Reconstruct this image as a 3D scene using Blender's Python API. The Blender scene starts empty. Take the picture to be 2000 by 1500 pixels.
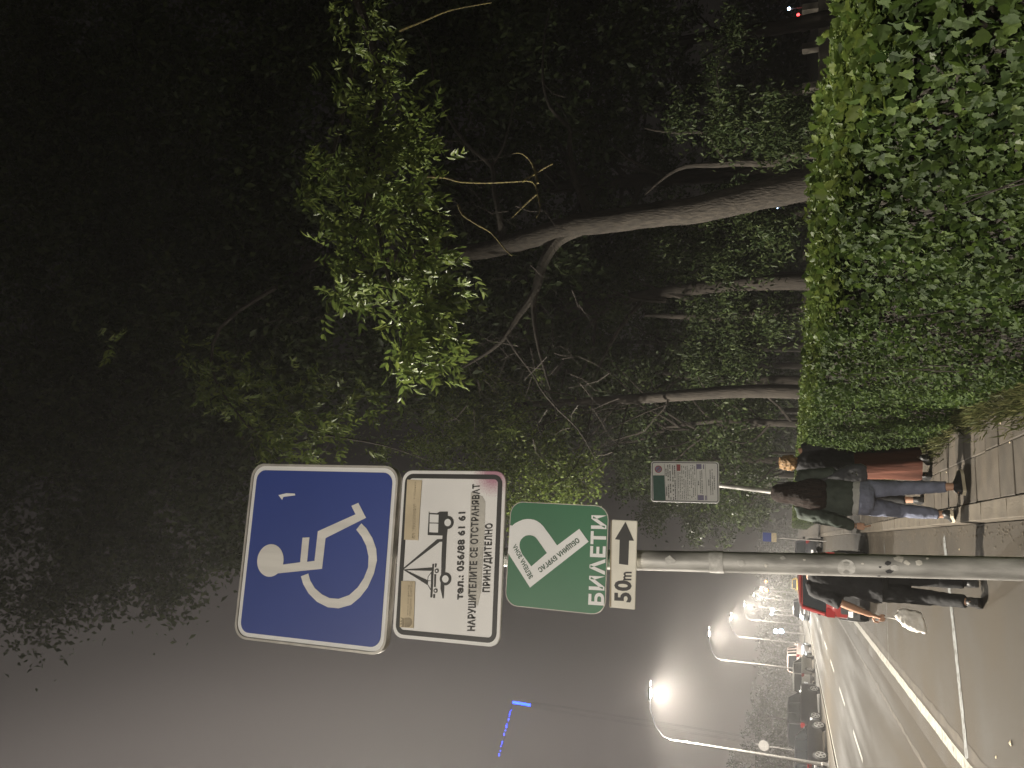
import bpy, bmesh, math, random
import numpy as np
from mathutils import Vector, Matrix, Euler
R = math.radians
rng = np.random.default_rng(7)
random.seed(7)
scene = bpy.context.scene
COL = scene.collection

# ------------------------------------------------------------------ camera
F_PX = 1450.0
PITCH = math.atan(546 / F_PX)
YAW = math.atan(303 / 1549.0)          # the phone looks a little right of the road's direction
EYE = 1.6
CT, ST = math.cos(PITCH), math.sin(PITCH)
fwd = Vector((math.sin(YAW) * CT, math.cos(YAW) * CT, ST))
rgt = Vector((math.cos(YAW), -math.sin(YAW), 0))
upv = rgt.cross(fwd)
cam_d = bpy.data.cameras.new('camera')
cam = bpy.data.objects.new('camera', cam_d)
COL.objects.link(cam)
# the phone is held on its side: the picture's left edge is up
m3 = Matrix((-upv, rgt, -fwd)).transposed()
cam.matrix_world = Matrix.Translation((0, 0, EYE)) @ m3.to_4x4()
cam_d.sensor_fit = 'HORIZONTAL'
cam_d.sensor_width = 36
cam_d.lens = 36 * F_PX / 2000
cam_d.clip_start = 0.05
cam_d.clip_end = 2000
scene.camera = cam

# ------------------------------------------------------------------ world, exposure
world = bpy.data.worlds.new('World')
scene.world = world
world.use_nodes = True
wn = world.node_tree
wn.nodes.clear()
sky = wn.nodes.new('ShaderNodeTexSky')
sky.sky_type = 'NISHITA'
sky.sun_disc = False
sky.sun_elevation = R(-4)
sky.sun_rotation = R(300)
bg = wn.nodes.new('ShaderNodeBackground')
bg.inputs['Strength'].default_value = 0.02
bg2 = wn.nodes.new('ShaderNodeBackground')       # even glow of a city night sky
# the town lies to the left of the road, the dark park and the sea to the right: its glow fades across the whole sky
w_tc = wn.nodes.new('ShaderNodeTexCoord')
w_dot = wn.nodes.new('ShaderNodeVectorMath'); w_dot.operation = 'DOT_PRODUCT'
w_dot.inputs[1].default_value = (-0.891, 0.418, 0.177)
w_ramp = wn.nodes.new('ShaderNodeValToRGB')
w_ramp.color_ramp.interpolation = 'EASE'
w_map = wn.nodes.new('ShaderNodeMapRange')
w_map.inputs['From Min'].default_value = -1.0; w_map.inputs['From Max'].default_value = 1.0
for k, (p, v) in enumerate(((0.0, .003), (0.68, .004), (0.775, .048), (0.835, .125), (0.93, .17))):
    el = w_ramp.color_ramp.elements[k] if k < 2 else w_ramp.color_ramp.elements.new(p)
    el.position = p
    el.color = (v * 1.04, v * .90, v * .82, 1)
wn.links.new(w_tc.outputs['Generated'], w_dot.inputs[0])
wn.links.new(w_dot.outputs['Value'], w_map.inputs['Value'])
wn.links.new(w_map.outputs[0], w_ramp.inputs['Fac'])
wn.links.new(w_ramp.outputs['Color'], bg2.inputs['Color'])
bg2.inputs['Strength'].default_value = 1.0
addn = wn.nodes.new('ShaderNodeAddShader')
wo = wn.nodes.new('ShaderNodeOutputWorld')
wn.links.new(sky.outputs[0], bg.inputs['Color'])
wn.links.new(bg.outputs[0], addn.inputs[0])
wn.links.new(bg2.outputs[0], addn.inputs[1])
wn.links.new(addn.outputs[0], wo.inputs['Surface'])
scene.view_settings.view_transform = 'Standard'
scene.view_settings.look = 'None'
scene.view_settings.gamma = 1
scene.view_settings.exposure = 0.0
scene.view_settings.use_curve_mapping = False
LAMP_W = 3100.0            # watts of one street lamp head
LAMP_COL = (1.0, 0.92, 0.79)
HAZE = 0.0018
cy = scene.cycles
cy.use_denoising = True
cy.max_bounces = 5
cy.diffuse_bounces = 2
cy.glossy_bounces = 2
cy.transmission_bounces = 3
cy.volume_bounces = 0
cy.transparent_max_bounces = 6
cy.sample_clamp_indirect = 4
cy.caustics_reflective = False
cy.caustics_refractive = False

# ------------------------------------------------------------------ measuring helpers
def ray(ix, iy):
    X, Y = 1500 - iy, ix
    r, v = X - 750, 1000 - Y
    F = F_PX * CT - v * ST
    U = F_PX * ST + v * CT
    return Vector((r * math.cos(YAW) + F * math.sin(YAW), -r * math.sin(YAW) + F * math.cos(YAW), U))
def at_y(ix, iy, y):       # the point of the place seen at that spot, at distance y down the road
    d = ray(ix, iy)
    return Vector((0, 0, EYE)) + d * (y / d.y)

# ------------------------------------------------------------------ object helpers
def tag(o, label=None, cat=None, group=None, kind=None):
    if label: o['label'] = label
    if cat: o['category'] = cat
    if group: o['group'] = group
    if kind: o['kind'] = kind
    return o
def empty(name, label=None, cat=None, loc=(0, 0, 0), rot=None, group=None):
    o = bpy.data.objects.new(name, None)
    o.empty_display_size = 0.1
    COL.objects.link(o)
    o.location = loc
    if rot is not None: o.rotation_euler = rot
    return tag(o, label, cat, group)
def children(o):
    return [c for c in bpy.data.objects if c.parent == o]
def copy_tree(o, parent=None):
    c = o.copy()
    COL.objects.link(c)
    c.parent = parent
    for ch in children(o):
        copy_tree(ch, c)
    return c
def link(name, me, mats, parent=None, smooth=False):
    if not isinstance(mats, (list, tuple)): mats = [mats]
    for m in mats: me.materials.append(m)
    if smooth:
        me.polygons.foreach_set('use_smooth', [True] * len(me.polygons))
    o = bpy.data.objects.new(name, me)
    COL.objects.link(o)
    if parent is not None: o.parent = parent
    return o

class MB:
    def __init__(s):
        s.v, s.f, s.m = [], [], []
    def add(s, vs, fs, mi=0):
        b = len(s.v)
        s.v += [tuple(p) for p in vs]
        s.f += [tuple(b + i for i in f) for f in fs]
        s.m += [mi] * len(fs)
        return s
    def box(s, x0, x1, y0, y1, z0, z1, mi=0, c=0.0):
        if c <= 0:
            v = [(x, y, z) for z in (z0, z1) for y in (y0, y1) for x in (x0, x1)]
            return s.add(v, [(0, 2, 3, 1), (4, 5, 7, 6), (0, 1, 5, 4), (2, 6, 7, 3), (0, 4, 6, 2), (1, 3, 7, 5)], mi)
        v = [(x0, y0, z0), (x1, y0, z0), (x1, y1, z0), (x0, y1, z0),
             (x0, y0, z1 - c), (x1, y0, z1 - c), (x1, y1, z1 - c), (x0, y1, z1 - c),
             (x0 + c, y0 + c, z1), (x1 - c, y0 + c, z1), (x1 - c, y1 - c, z1), (x0 + c, y1 - c, z1)]
        f = [(3, 2, 1, 0), (8, 9, 10, 11)]
        for i in range(4):
            j = (i + 1) % 4
            f += [(i, j, j + 4, i + 4), (i + 4, j + 4, j + 8, i + 8)]
        return s.add(v, f, mi)
    def loft(s, rings, mi=0, caps=True):
        n = len(rings[0])
        v = [p for r in rings for p in r]
        f = []
        for k in range(len(rings) - 1):
            for i in range(n):
                j = (i + 1) % n
                f.append((k * n + i, k * n + j, (k + 1) * n + j, (k + 1) * n + i))
        if caps:
            f.append(tuple(range(n - 1, -1, -1)))
            f.append(tuple((len(rings) - 1) * n + i for i in range(n)))
        return s.add(v, f, mi)
    def tube(s, pts, rad, n=8, mi=0, caps=True, flat=None):
        pts = [Vector(p) for p in pts]
        if not hasattr(rad, '__len__'): rad = [rad] * len(pts)
        rings = []
        ref = Vector((0, 1, 0))
        for i, p in enumerate(pts):
            d = (pts[min(i + 1, len(pts) - 1)] - pts[max(i - 1, 0)]).normalized()
            if abs(d.dot(ref)) > 0.95: rf = Vector((1, 0, 0))
            else: rf = ref
            a = d.cross(rf).normalized()
            b = a.cross(d).normalized()
            r = rad[i]
            ra, rb = r if hasattr(r, '__len__') else (r, r)
            rings.append([p + a * math.cos(t) * ra + b * math.sin(t) * rb for t in [2 * math.pi * k / n for k in range(n)]])
        return s.loft(rings, mi, caps)
    def ball(s, c, r, n=12, m=8, mi=0):
        if not hasattr(r, '__len__'): r = (r, r, r)
        rings = []
        for i in range(m + 1):
            t = math.pi * (0.02 + 0.96 * i / m)
            rings.append([(c[0] + r[0] * math.sin(t) * math.cos(a), c[1] + r[1] * math.sin(t) * math.sin(a), c[2] - r[2] * math.cos(t))
                          for a in [2 * math.pi * k / n for k in range(n)]])
        return s.loft(rings, mi)
    def disc(s, c, r0, r1, y0, y1, n=24, mi=0, axis='x'):
        # a washer or (r0 = 0) a cylinder about the x axis
        def P(x, r, a): 
            return (x, c[1] + r * math.cos(a), c[2] + r * math.sin(a))
        A = [2 * math.pi * k / n for k in range(n)]
        if r0 <= 0:
            return s.loft([[P(y0, r1, a) for a in A], [P(y1, r1, a) for a in A]], mi)
        rings = [[P(y0, r0, a) for a in A], [P(y0, r1, a) for a in A], [P(y1, r1, a) for a in A], [P(y1, r0, a) for a in A], [P(y0, r0, a) for a in A]]
        return s.loft(rings, mi, False)
    def mesh(s, name):
        me = bpy.data.meshes.new(name)
        me.from_pydata(s.v, [], s.f)
        me.polygons.foreach_set('material_index', s.m)
        return me
    def build(s, name, mats, parent=None, smooth=False, fix=True):
        me = s.mesh(name)
        if fix:
            bm = bmesh.new(); bm.from_mesh(me)
            bmesh.ops.recalc_face_normals(bm, faces=bm.faces)
            bm.to_mesh(me); bm.free()
        o = link(name, me, mats, parent, False)
        if smooth:
            me.polygons.foreach_set('use_smooth', [True] * len(me.polygons))
            try: me.set_sharp_from_angle(angle=R(40))
            except Exception: pass
        return o

# ------------------------------------------------------------------ materials
def mat(name, col, rough=0.6, metal=0.0, var=0.15, scale=6.0, bump=0.0, bscale=60.0, spec=0.5, col2=None, coat=0.0,
        stretch=(1, 1, 1), detail=5, contrast=(0.3, 0.7), rvar=0.0):
    m = bpy.data.materials.new(name)
    m.use_nodes = True
    nt = m.node_tree
    b = nt.nodes['Principled BSDF']
    b.inputs['Roughness'].default_value = rough
    b.inputs['Metallic'].default_value = metal
    b.inputs['Specular IOR Level'].default_value = spec
    if coat: 
        b.inputs['Coat Weight'].default_value = coat
        b.inputs['Coat Roughness'].default_value = 0.08
    tc = nt.nodes.new('ShaderNodeTexCoord')
    mp = nt.nodes.new('ShaderNodeMapping')
    mp.inputs['Scale'].default_value = stretch
    nt.links.new(tc.outputs['Object'], mp.inputs['Vector'])
    n = nt.nodes.new('ShaderNodeTexNoise')
    n.inputs['Scale'].default_value = scale
    n.inputs['Detail'].default_value = detail
    nt.links.new(mp.outputs[0], n.inputs['Vector'])
    cr = nt.nodes.new('ShaderNodeValToRGB')
    cr.color_ramp.elements[0].position = contrast[0]
    cr.color_ramp.elements[1].position = contrast[1]
    c = Vector(col[:3])
    c2 = Vector(col2[:3]) if col2 else c * (1 + var)
    c1 = c if col2 else c * (1 - var)
    cr.color_ramp.elements[0].color = (*c1, 1)
    cr.color_ramp.elements[1].color = (*c2, 1)
    nt.links.new(n.outputs['Fac'], cr.inputs['Fac'])
    nt.links.new(cr.outputs['Color'], b.inputs['Base Color'])
    if rvar:
        mr = nt.nodes.new('ShaderNodeMapRange')
        mr.inputs['From Min'].default_value = 0.3; mr.inputs['From Max'].default_value = 0.7
        mr.inputs['To Min'].default_value = rough - rvar; mr.inputs['To Max'].default_value = rough + rvar
        nt.links.new(n.outputs['Fac'], mr.inputs['Value'])
        nt.links.new(mr.outputs[0], b.inputs['Roughness'])
    if bump:
        n2 = nt.nodes.new('ShaderNodeTexNoise')
        n2.inputs['Scale'].default_value = bscale
        n2.inputs['Detail'].default_value = 4
        nt.links.new(mp.outputs[0], n2.inputs['Vector'])
        bp = nt.nodes.new('ShaderNodeBump')
        bp.inputs['Strength'].default_value = bump
        bp.inputs['Distance'].default_value = 0.02
        nt.links.new(n2.outputs['Fac'], bp.inputs['Height'])
        nt.links.new(bp.outputs[0], b.inputs['Normal'])
    return m
def leaf_mat(name, lo, hi, rough=0.45, trans=0.35):
    m = bpy.data.materials.new(name)
    m.use_nodes = True
    nt = m.node_tree
    b = nt.nodes['Principled BSDF']
    b.inputs['Roughness'].default_value = rough
    b.inputs['Specular IOR Level'].default_value = 0.22
    geo = nt.nodes.new('ShaderNodeNewGeometry')
    oi = nt.nodes.new('ShaderNodeObjectInfo')
    ad = nt.nodes.new('ShaderNodeMath'); ad.operation = 'ADD'
    fr = nt.nodes.new('ShaderNodeMath'); fr.operation = 'FRACT'
    nt.links.new(geo.outputs['Random Per Island'], ad.inputs[0])
    nt.links.new(oi.outputs['Random'], ad.inputs[1])
    nt.links.new(ad.outputs[0], fr.inputs[0])
    cr = nt.nodes.new('ShaderNodeValToRGB')
    cr.color_ramp.elements[0].color = (*lo, 1)
    cr.color_ramp.elements[1].color = (*hi, 1)
    e = cr.color_ramp.elements.new(0.86)
    e.color = (*(Vector(lo) * 0.35 + Vector(hi) * 0.65), 1)
    nt.links.new(fr.outputs[0], cr.inputs['Fac'])
    tc = nt.nodes.new('ShaderNodeTexCoord')
    n = nt.nodes.new('ShaderNodeTexNoise')
    n.inputs['Scale'].default_value = 1.6
    nt.links.new(tc.outputs['Object'], n.inputs['Vector'])
    mr = nt.nodes.new('ShaderNodeMapRange')
    mr.inputs['From Min'].default_value = 0.3; mr.inputs['From Max'].default_value = 0.7
    mr.inputs['To Min'].default_value = 0.6; mr.inputs['To Max'].default_value = 1.3
    nt.links.new(n.outputs['Fac'], mr.inputs['Value'])
    mx = nt.nodes.new('ShaderNodeVectorMath'); mx.operation = 'SCALE'
    nt.links.new(cr.outputs['Color'], mx.inputs[0])
    nt.links.new(mr.outputs[0], mx.inputs['Scale'])
    nt.links.new(mx.outputs[0], b.inputs['Base Color'])
    tr = nt.nodes.new('ShaderNodeBsdfTranslucent')
    nt.links.new(mx.outputs[0], tr.inputs['Color'])
    ms = nt.nodes.new('ShaderNodeMixShader')
    ms.inputs[0].default_value = trans
    nt.links.new(b.outputs[0], ms.inputs[1]); nt.links.new(tr.outputs[0], ms.inputs[2])
    nt.links.new(ms.outputs[0], nt.nodes['Material Output'].inputs['Surface'])
    return m
def glow(name, col, strength):
    m = bpy.data.materials.new(name)
    m.use_nodes = True
    b = m.node_tree.nodes['Principled BSDF']
    b.inputs['Base Color'].default_value = (*[min(1, c * 0.8) for c in col], 1)
    b.inputs['Emission Color'].default_value = (*col, 1)
    b.inputs['Emission Strength'].default_value = strength
    return m

M = {}
M['asphalt'] = mat('asphalt', (0.042, 0.0345, 0.0250), 0.74, var=0.30, scale=0.9, bump=0.5, bscale=130, rvar=0.10, spec=0.3, detail=9)
M['lane'] = mat('lane_asphalt', (0.044, 0.037, 0.028), 0.74, var=0.40, scale=0.55, bump=0.5, bscale=120, rvar=0.12, spec=0.10, stretch=(2.6, 0.16, 1), detail=9)
M['paint'] = mat('road_paint', (0.085, 0.08, 0.068), 0.7, col2=(0.26, 0.25, 0.21), scale=9, contrast=(0.32, 0.52), bump=0.1)
M['paint_worn'] = mat('worn_road_paint', (0.055, 0.052, 0.045), 0.7, col2=(0.17, 0.178, 0.178), scale=14, contrast=(0.34, 0.56), bump=0.1)
M['slab'] = mat('concrete_slab', (0.064, 0.052, 0.038), 0.82, var=0.34, scale=3.2, bump=0.35, bscale=90, detail=8)
M['slab_dark'] = mat('damp_concrete_slab', (0.050, 0.041, 0.030), 0.78, var=0.34, scale=4.5, bump=0.35, bscale=90, detail=8)
M['kerb'] = mat('kerb_concrete', (0.090, 0.075, 0.055), 0.82, var=0.3, scale=5, bump=0.4, bscale=60, detail=8)
M['joint'] = mat('joint_dirt', (0.062, 0.053, 0.041), 0.9, var=0.4, scale=20, bump=0.6)
M['soil'] = mat('park_soil', (0.035, 0.035, 0.020), 0.95, var=0.4, scale=1.2, bump=0.5, bscale=20)
M['galv'] = mat('galvanised_steel', (0.25, 0.245, 0.235), 0.5, metal=0.25, col2=(0.56, 0.55, 0.53), scale=22, bump=0.12, bscale=40, stretch=(1, 1, 0.30), rvar=0.12, detail=10, contrast=(0.36, 0.66))
M['galv_dull'] = mat('dull_galvanised_steel', (0.30, 0.29, 0.28), 0.55, metal=0.4, var=0.25, scale=12, bump=0.1)
M['dark_steel'] = mat('dark_painted_steel', (0.035, 0.035, 0.037), 0.6, var=0.2)
M['steel_edge'] = mat('sign_plate_edge', (0.42, 0.40, 0.37), 0.5, metal=0.4, var=0.2, scale=20)
M['bark_limb'] = mat('limb_bark', (0.046, 0.040, 0.032), 0.9, var=0.4, scale=12, bump=.8, bscale=30)
M['bark'] = mat('bark', (0.038, 0.032, 0.025), 0.9, var=0.55, scale=16, bump=1.0, bscale=26, stretch=(1.6, 1.6, 0.5), detail=9)
M['bark_dark'] = mat('dark_bark', (0.036, 0.030, 0.024), 0.9, var=0.4, scale=7, bump=0.9, bscale=22, stretch=(1.5, 1.5, 0.4))
M['lichen'] = mat('lichen_bark', (0.12, 0.10, 0.05), 0.9, col2=(0.20, 0.17, 0.055), scale=25, contrast=(0.42, 0.56), bump=0.8)
M['hedge_core'] = mat('hedge_twigs', (0.022, 0.018, 0.012), 0.95, var=0.5, scale=14, bump=0.8)
M['leaf_hedge'] = leaf_mat('hedge_leaf', (0.018, 0.036, 0.008), (0.068, 0.104, 0.020), 0.72, 0.28)
M['leaf_top'] = leaf_mat('hedge_young_leaf', (0.042, 0.072, 0.015), (0.110, 0.142, 0.030), 0.5, 0.30)  # paler leaf tone, on the hedge's top and some front leaves
M['leaf_near'] = leaf_mat('ash_leaf', (0.075, 0.115, 0.028), (0.18, 0.225, 0.052), 0.38, 0.35)
M['leaf_mid'] = leaf_mat('park_tree_leaf', (0.030, 0.050, 0.018), (0.085, 0.110, 0.038), 0.45, 0.3)
M['leaf_dark'] = leaf_mat('dark_tree_leaf', (0.030, 0.048, 0.018), (0.075, 0.100, 0.034), 0.5, 0.3)
M['grass'] = leaf_mat('grass_blade', (0.055, 0.070, 0.022), (0.15, 0.145, 0.060), 0.6, 0.3)
M['blue'] = mat('blue_sign_sheet', (0.030, 0.062, 0.30), 0.42, var=0.06, scale=2.5, bump=0.0)
M['white'] = mat('white_sign_sheet', (0.86, 0.86, 0.87), 0.45, var=0.05, scale=5)
M['white_sym'] = mat('white_symbol_sheet', (0.78, 0.76, 0.73), 0.45, var=0.12, scale=3, stretch=(9, 0.4, 1))
M['black'] = mat('black_print', (0.022, 0.021, 0.021), 0.5, var=0.2, scale=8)
M['green'] = mat('green_sign_sheet', (0.032, 0.165, 0.078), 0.42, var=0.10, scale=3)
M['black_green'] = mat('dark_green_print', (0.012, 0.07, 0.035), 0.5, var=0.1)
M['cream'] = mat('cream_sticker', (0.62, 0.52, 0.36), 0.6, var=0.12, scale=12)
M['cream_plate'] = mat('cream_plate', (0.82, 0.79, 0.70), 0.5, var=0.10, scale=10)
M['faint'] = mat('faded_print', (0.34, 0.28, 0.19), 0.6, var=0.1, scale=20)
M['crest'] = mat('crest_print', (0.26, 0.21, 0.14), 0.6, col2=(0.42, 0.35, 0.24), scale=60)
M['stain'] = mat('old_glue_stain', (0.55, 0.53, 0.49), 0.6, var=0.12, scale=25)
M['info_green'] = mat('info_green', (0.02, 0.10, 0.075), 0.5, var=0.15, scale=30)
M['info_print'] = mat('info_print', (0.10, 0.10, 0.11), 0.5, var=0.3, scale=30)
M['info_faint'] = mat('info_faint_print', (0.26, 0.26, 0.27), 0.5, var=0.3, scale=60)
M['violet'] = mat('violet_print', (0.25, 0.23, 0.38), 0.5, var=0.2, scale=50)
M['red_print'] = mat('red_print', (0.36, 0.07, 0.08), 0.5, var=0.1, scale=50)
M['glass'] = mat('car_glass', (0.012, 0.014, 0.016), 0.08, var=0.1, spec=0.8)
M['rubber'] = mat('rubber', (0.015, 0.015, 0.015), 0.8, var=0.2, scale=20)
M['plastic'] = mat('black_plastic', (0.025, 0.025, 0.026), 0.5, var=0.2, scale=10)
M['rim'] = mat('alloy_rim', (0.55, 0.55, 0.55), 0.3, metal=0.7, var=0.1)
M['chrome'] = mat('chrome', (0.7, 0.7, 0.7), 0.15, metal=1.0, var=0.05)
M['lens'] = mat('lamp_lens', (0.6, 0.6, 0.62), 0.15, var=0.05, spec=0.8)
M['tail'] = mat('tail_lens', (0.16, 0.006, 0.008), 0.15, var=0.1, spec=0.8)
def paint(name, col): return mat(name, col, 0.3, metal=0.2, var=0.05, scale=3, coat=0.7)
M['car_red'] = paint('red_car_paint', (0.20, 0.014, 0.013))
M['car_black'] = paint('black_car_paint', (0.012, 0.012, 0.014))
M['car_blue'] = paint('dark_car_paint', (0.020, 0.022, 0.028))
M['car_grey'] = paint('grey_car_paint', (0.22, 0.22, 0.20))
M['car_white'] = paint('white_car_paint', (0.62, 0.50, 0.46))
M['car_yellow'] = paint('yellow_car_paint', (0.75, 0.50, 0.05))
M['skin'] = mat('skin', (0.50, 0.29, 0.20), 0.5, var=0.10, scale=14, bump=0.05)
M['denim'] = mat('denim', (0.165, 0.180, 0.250), 0.85, var=0.28, scale=7, bump=0.35, bscale=35)
M['green_cloth'] = mat('dark_green_jacket', (0.040, 0.052, 0.042), 0.8, var=0.3, scale=9, bump=0.5, bscale=22)
M['black_cloth'] = mat('black_cloth', (0.016, 0.016, 0.018), 0.85, var=0.3, scale=9, bump=0.5, bscale=22)
M['trouser'] = mat('black_trousers', (0.012, 0.012, 0.013), 0.85, var=0.3, scale=9, bump=0.4, bscale=22)
M['rust'] = mat('rust_skirt_cloth', (0.125, 0.043, 0.026), 0.85, var=0.3, scale=6, bump=0.3, bscale=20, stretch=(2, 2, 0.3))
M['tee'] = mat('white_tee', (0.42, 0.42, 0.41), 0.85, var=0.1, scale=12, bump=0.3)
M['hair_dark'] = mat('dark_hair', (0.020, 0.012, 0.009), 0.72, spec=.2, var=0.6, scale=14, bump=0.8, bscale=30, stretch=(6, 6, 0.25))
M['hair_blond'] = mat('brown_blond_hair', (0.10, 0.055, 0.022), 0.5, col2=(0.32, 0.18, 0.06), scale=12, bump=0.8, bscale=30, stretch=(5, 5, 0.5))
M['leather'] = mat('dark_grey_leather', (0.045, 0.046, 0.055), 0.42, var=0.25, scale=8, bump=0.3, bscale=18)
M['shoe_white'] = mat('shoe_sole', (0.62, 0.55, 0.42), 0.6, var=0.1)
M['bag_white'] = mat('white_bag', (0.82, 0.79, 0.75), 0.7, var=0.10, scale=9, bump=0.5, bscale=12)
M['wall'] = mat('pale_park_wall', (0.33, 0.30, 0.25), 0.9, var=0.3, scale=2)
M['led_blue'] = glow('blue_led', (0.02, 0.06, 1.0), 9.0)
M['lamp_on'] = glow('lit_street_lamp', (1.0, 0.93, 0.80), 260.0)
M['head_on'] = glow('lit_headlight', (0.85, 0.93, 1.0), 90.0)
M['amber_on'] = glow('lit_amber', (1.0, 0.30, 0.03), 26.0)
M['bluewhite_on'] = glow('lit_blue_white', (0.55, 0.75, 1.0), 14.0)
M['red_on'] = glow('lit_red', (1.0, 0.05, 0.05), 8.0)

# spray-paint stain with a shape of its own on the towing notice's lower right corner
def pink_white():
    m = mat('white_sheet_pink_spray', (0.86, 0.85, 0.85), 0.45, var=0.06, scale=5)
    nt = m.node_tree
    b = nt.nodes['Principled BSDF']
    src = b.inputs['Base Color'].links[0].from_socket
    tc = nt.nodes.new('ShaderNodeTexCoord')
    vm = nt.nodes.new('ShaderNodeVectorMath'); vm.operation = 'DISTANCE'
    vm.inputs[1].default_value = (0.232, -0.128, 0.0)
    nt.links.new(tc.outputs['Object'], vm.inputs[0])
    n = nt.nodes.new('ShaderNodeTexNoise'); n.inputs['Scale'].default_value = 260
    nt.links.new(tc.outputs['Object'], n.inputs['Vector'])
    ma = nt.nodes.new('ShaderNodeMath'); ma.operation = 'MULTIPLY_ADD'
    ma.inputs[1].default_value = 0.05
    nt.links.new(n.outputs['Fac'], ma.inputs[0]); nt.links.new(vm.outputs['Value'], ma.inputs[2])
    mr = nt.nodes.new('ShaderNodeMapRange')
    mr.inputs['From Min'].default_value = 0.045; mr.inputs['From Max'].default_value = 0.092
    mr.inputs['To Min'].default_value = 0.85; mr.inputs['To Max'].default_value = 0.0
    nt.links.new(ma.outputs[0], mr.inputs['Value'])
    mx = nt.nodes.new('ShaderNodeMix'); mx.data_type = 'RGBA'
    nt.links.new(mr.outputs[0], mx.inputs['Factor'])
    nt.links.new(src, mx.inputs[6]); mx.inputs[7].default_value = (0.42, 0.14, 0.24, 1)
    nt.links.new(mx.outputs[2], b.inputs['Base Color'])
    return m
M['tow_white'] = pink_white()

# ================================================================== THE GROUND
def sheet(name, x0, x1, y0, y1, z, m, nx=1, ny=1, th=0.0):
    b = MB()
    b.add([(x0, y0, z), (x1, y0, z), (x1, y1, z), (x0, y1, z)], [(0, 1, 2, 3)])
    o = b.build(name, m, fix=False)
    return tag(o, kind='structure')
sheet('ground', -290, 290, -60, 330, -0.03, M['soil'])
sheet('parking_bay_asphalt', -2.35, 0.25, -25, 300, 0.0, M['asphalt'])
sheet('road', -8.3, -2.351, -25, 300, 0.0, M['lane'])
sheet('opposite_parking_strip', -12.6, -8.301, -25, 300, 0.0, M['asphalt'])
o = MB().box(-18, -12.6, -25, 300, -0.05, 0.12).build('opposite_pavement', M['slab_dark']); tag(o, kind='structure')
def line(name, pts, w, m, z=0.004, wob=0.006, step=0.25):
    (x0, y0), (x1, y1) = pts
    L = math.hypot(x1 - x0, y1 - y0)
    n = max(2, int(L / step))
    px, py = -(y1 - y0) / L, (x1 - x0) / L
    b = MB(); v = []
    for i in range(n + 1):
        t = i / n
        for s in (-1, 1):
            ww = w / 2 * s + random.uniform(-wob, wob)
            v.append((x0 + (x1 - x0) * t + px * ww, y0 + (y1 - y0) * t + py * ww, z))
    b.add(v, [(2 * i, 2 * i + 1, 2 * i + 3, 2 * i + 2) for i in range(n)])
    o = b.build(name, m)
    return tag(o, kind='structure')
line('parking_edge_line', ((-2.06, -5), (-2.06, 120)), 0.13, M['paint'])
line('tar_seam', ((-1.90, -5), (-1.90, 120)), 0.10, M['slab_dark'], z=0.003, wob=0.02)
line('tar_seam', ((-2.75, -5), (-2.75, 120)), 0.07, M['slab_dark'], z=0.003, wob=0.02)
line('parking_bay_line', ((0.14, 9.64), (-1.98, 8.86)), 0.15, M['paint_worn'], wob=0.012, step=0.08)
line('parking_bay_line', ((0.12, 15.5), (-1.98, 15.2)), 0.035, M['paint_worn'], wob=0.012, step=0.08)
line('parking_bay_line', ((0.12, 3.4), (-1.98, 2.8)), 0.10, M['paint_worn'], wob=0.012, step=0.08)
y = 8.0
while y < 130:
    line('lane_dash', ((-5.1, y), (-5.1, y + 3.0)), 0.12, M['paint'])
    y += 6.5
line('far_edge_line', ((-8.15, 10), (-8.15, 130)), 0.12, M['paint'])
o = MB().box(-8.45, -8.30, 20, 140, 0, 0.05, c=0.01).build('far_kerb_strip', M['kerb']); tag(o, kind='structure')

# pavement: bed, kerb stones, slabs piece by piece near the camera
PZ = 0.12
pav = MB().box(0.27, 1.75, -3, 300, -0.05, PZ - 0.010).build('pavement', M['joint']); tag(pav, kind='structure')
def slab_mesh(w, l, h, m, seed):
    r = random.Random(seed)
    b = MB().box(-w / 2, w / 2, -l / 2, l / 2, -h, 0, c=0.006)
    b.v = [(x + r.uniform(-.002, .002), y_ + r.uniform(-.002, .002), z + (r.uniform(-.002, .002) if z > -.01 else 0)) for x, y_, z in b.v]
    me = b.mesh('slab'); me.materials.append(m)
    return me
slabs = [slab_mesh(0.390, 0.391, 0.05, M['slab'] if k % 3 else M['slab_dark'], k) for k in range(6)]
kerbs = [slab_mesh(0.150, 0.793, 0.17, M['kerb'], 50 + k) for k in range(3)]
for i in range(84):
    for j, xc in enumerate((0.612, 1.008)):
        o = bpy.data.objects.new('paving_slab', random.choice(slabs)); COL.objects.link(o); o.parent = pav
        o.location = (xc + random.uniform(-.003, .003), 2.0 + 0.4 * i, PZ + random.uniform(-.004, .004))
        o.rotation_euler = (R(random.uniform(-.5, .5)), R(random.uniform(-.5, .5)), random.choice((0, math.pi)) + R(random.uniform(-.4, .4)))
for i in range(50):
    o = bpy.data.objects.new('kerb_stone', random.choice(kerbs)); COL.objects.link(o); o.parent = pav
    o.location = (0.333 + random.uniform(-.004, .004), 1.2 + 0.8 * i, PZ + 0.012 + random.uniform(-.004, .004))
    o.rotation_euler = (0, R(random.uniform(-1, 1)), R(random.uniform(-.3, .3)))
b = MB()
for i in range(330):
    yy = 35.6 + .4 * i
    for xc in (0.623, 1.025): b.box(xc - .19, xc + .19, yy - .19, yy + .19, PZ - .05, PZ)
for i in range(160):
    yy = 41.2 + .8 * i
    b.box(.25, .385, yy - .39, yy + .39, PZ - .15, PZ + .012)
far = b.build('far_slabs', M['slab'], pav, fix=False); tag(far, kind='stuff')
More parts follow.
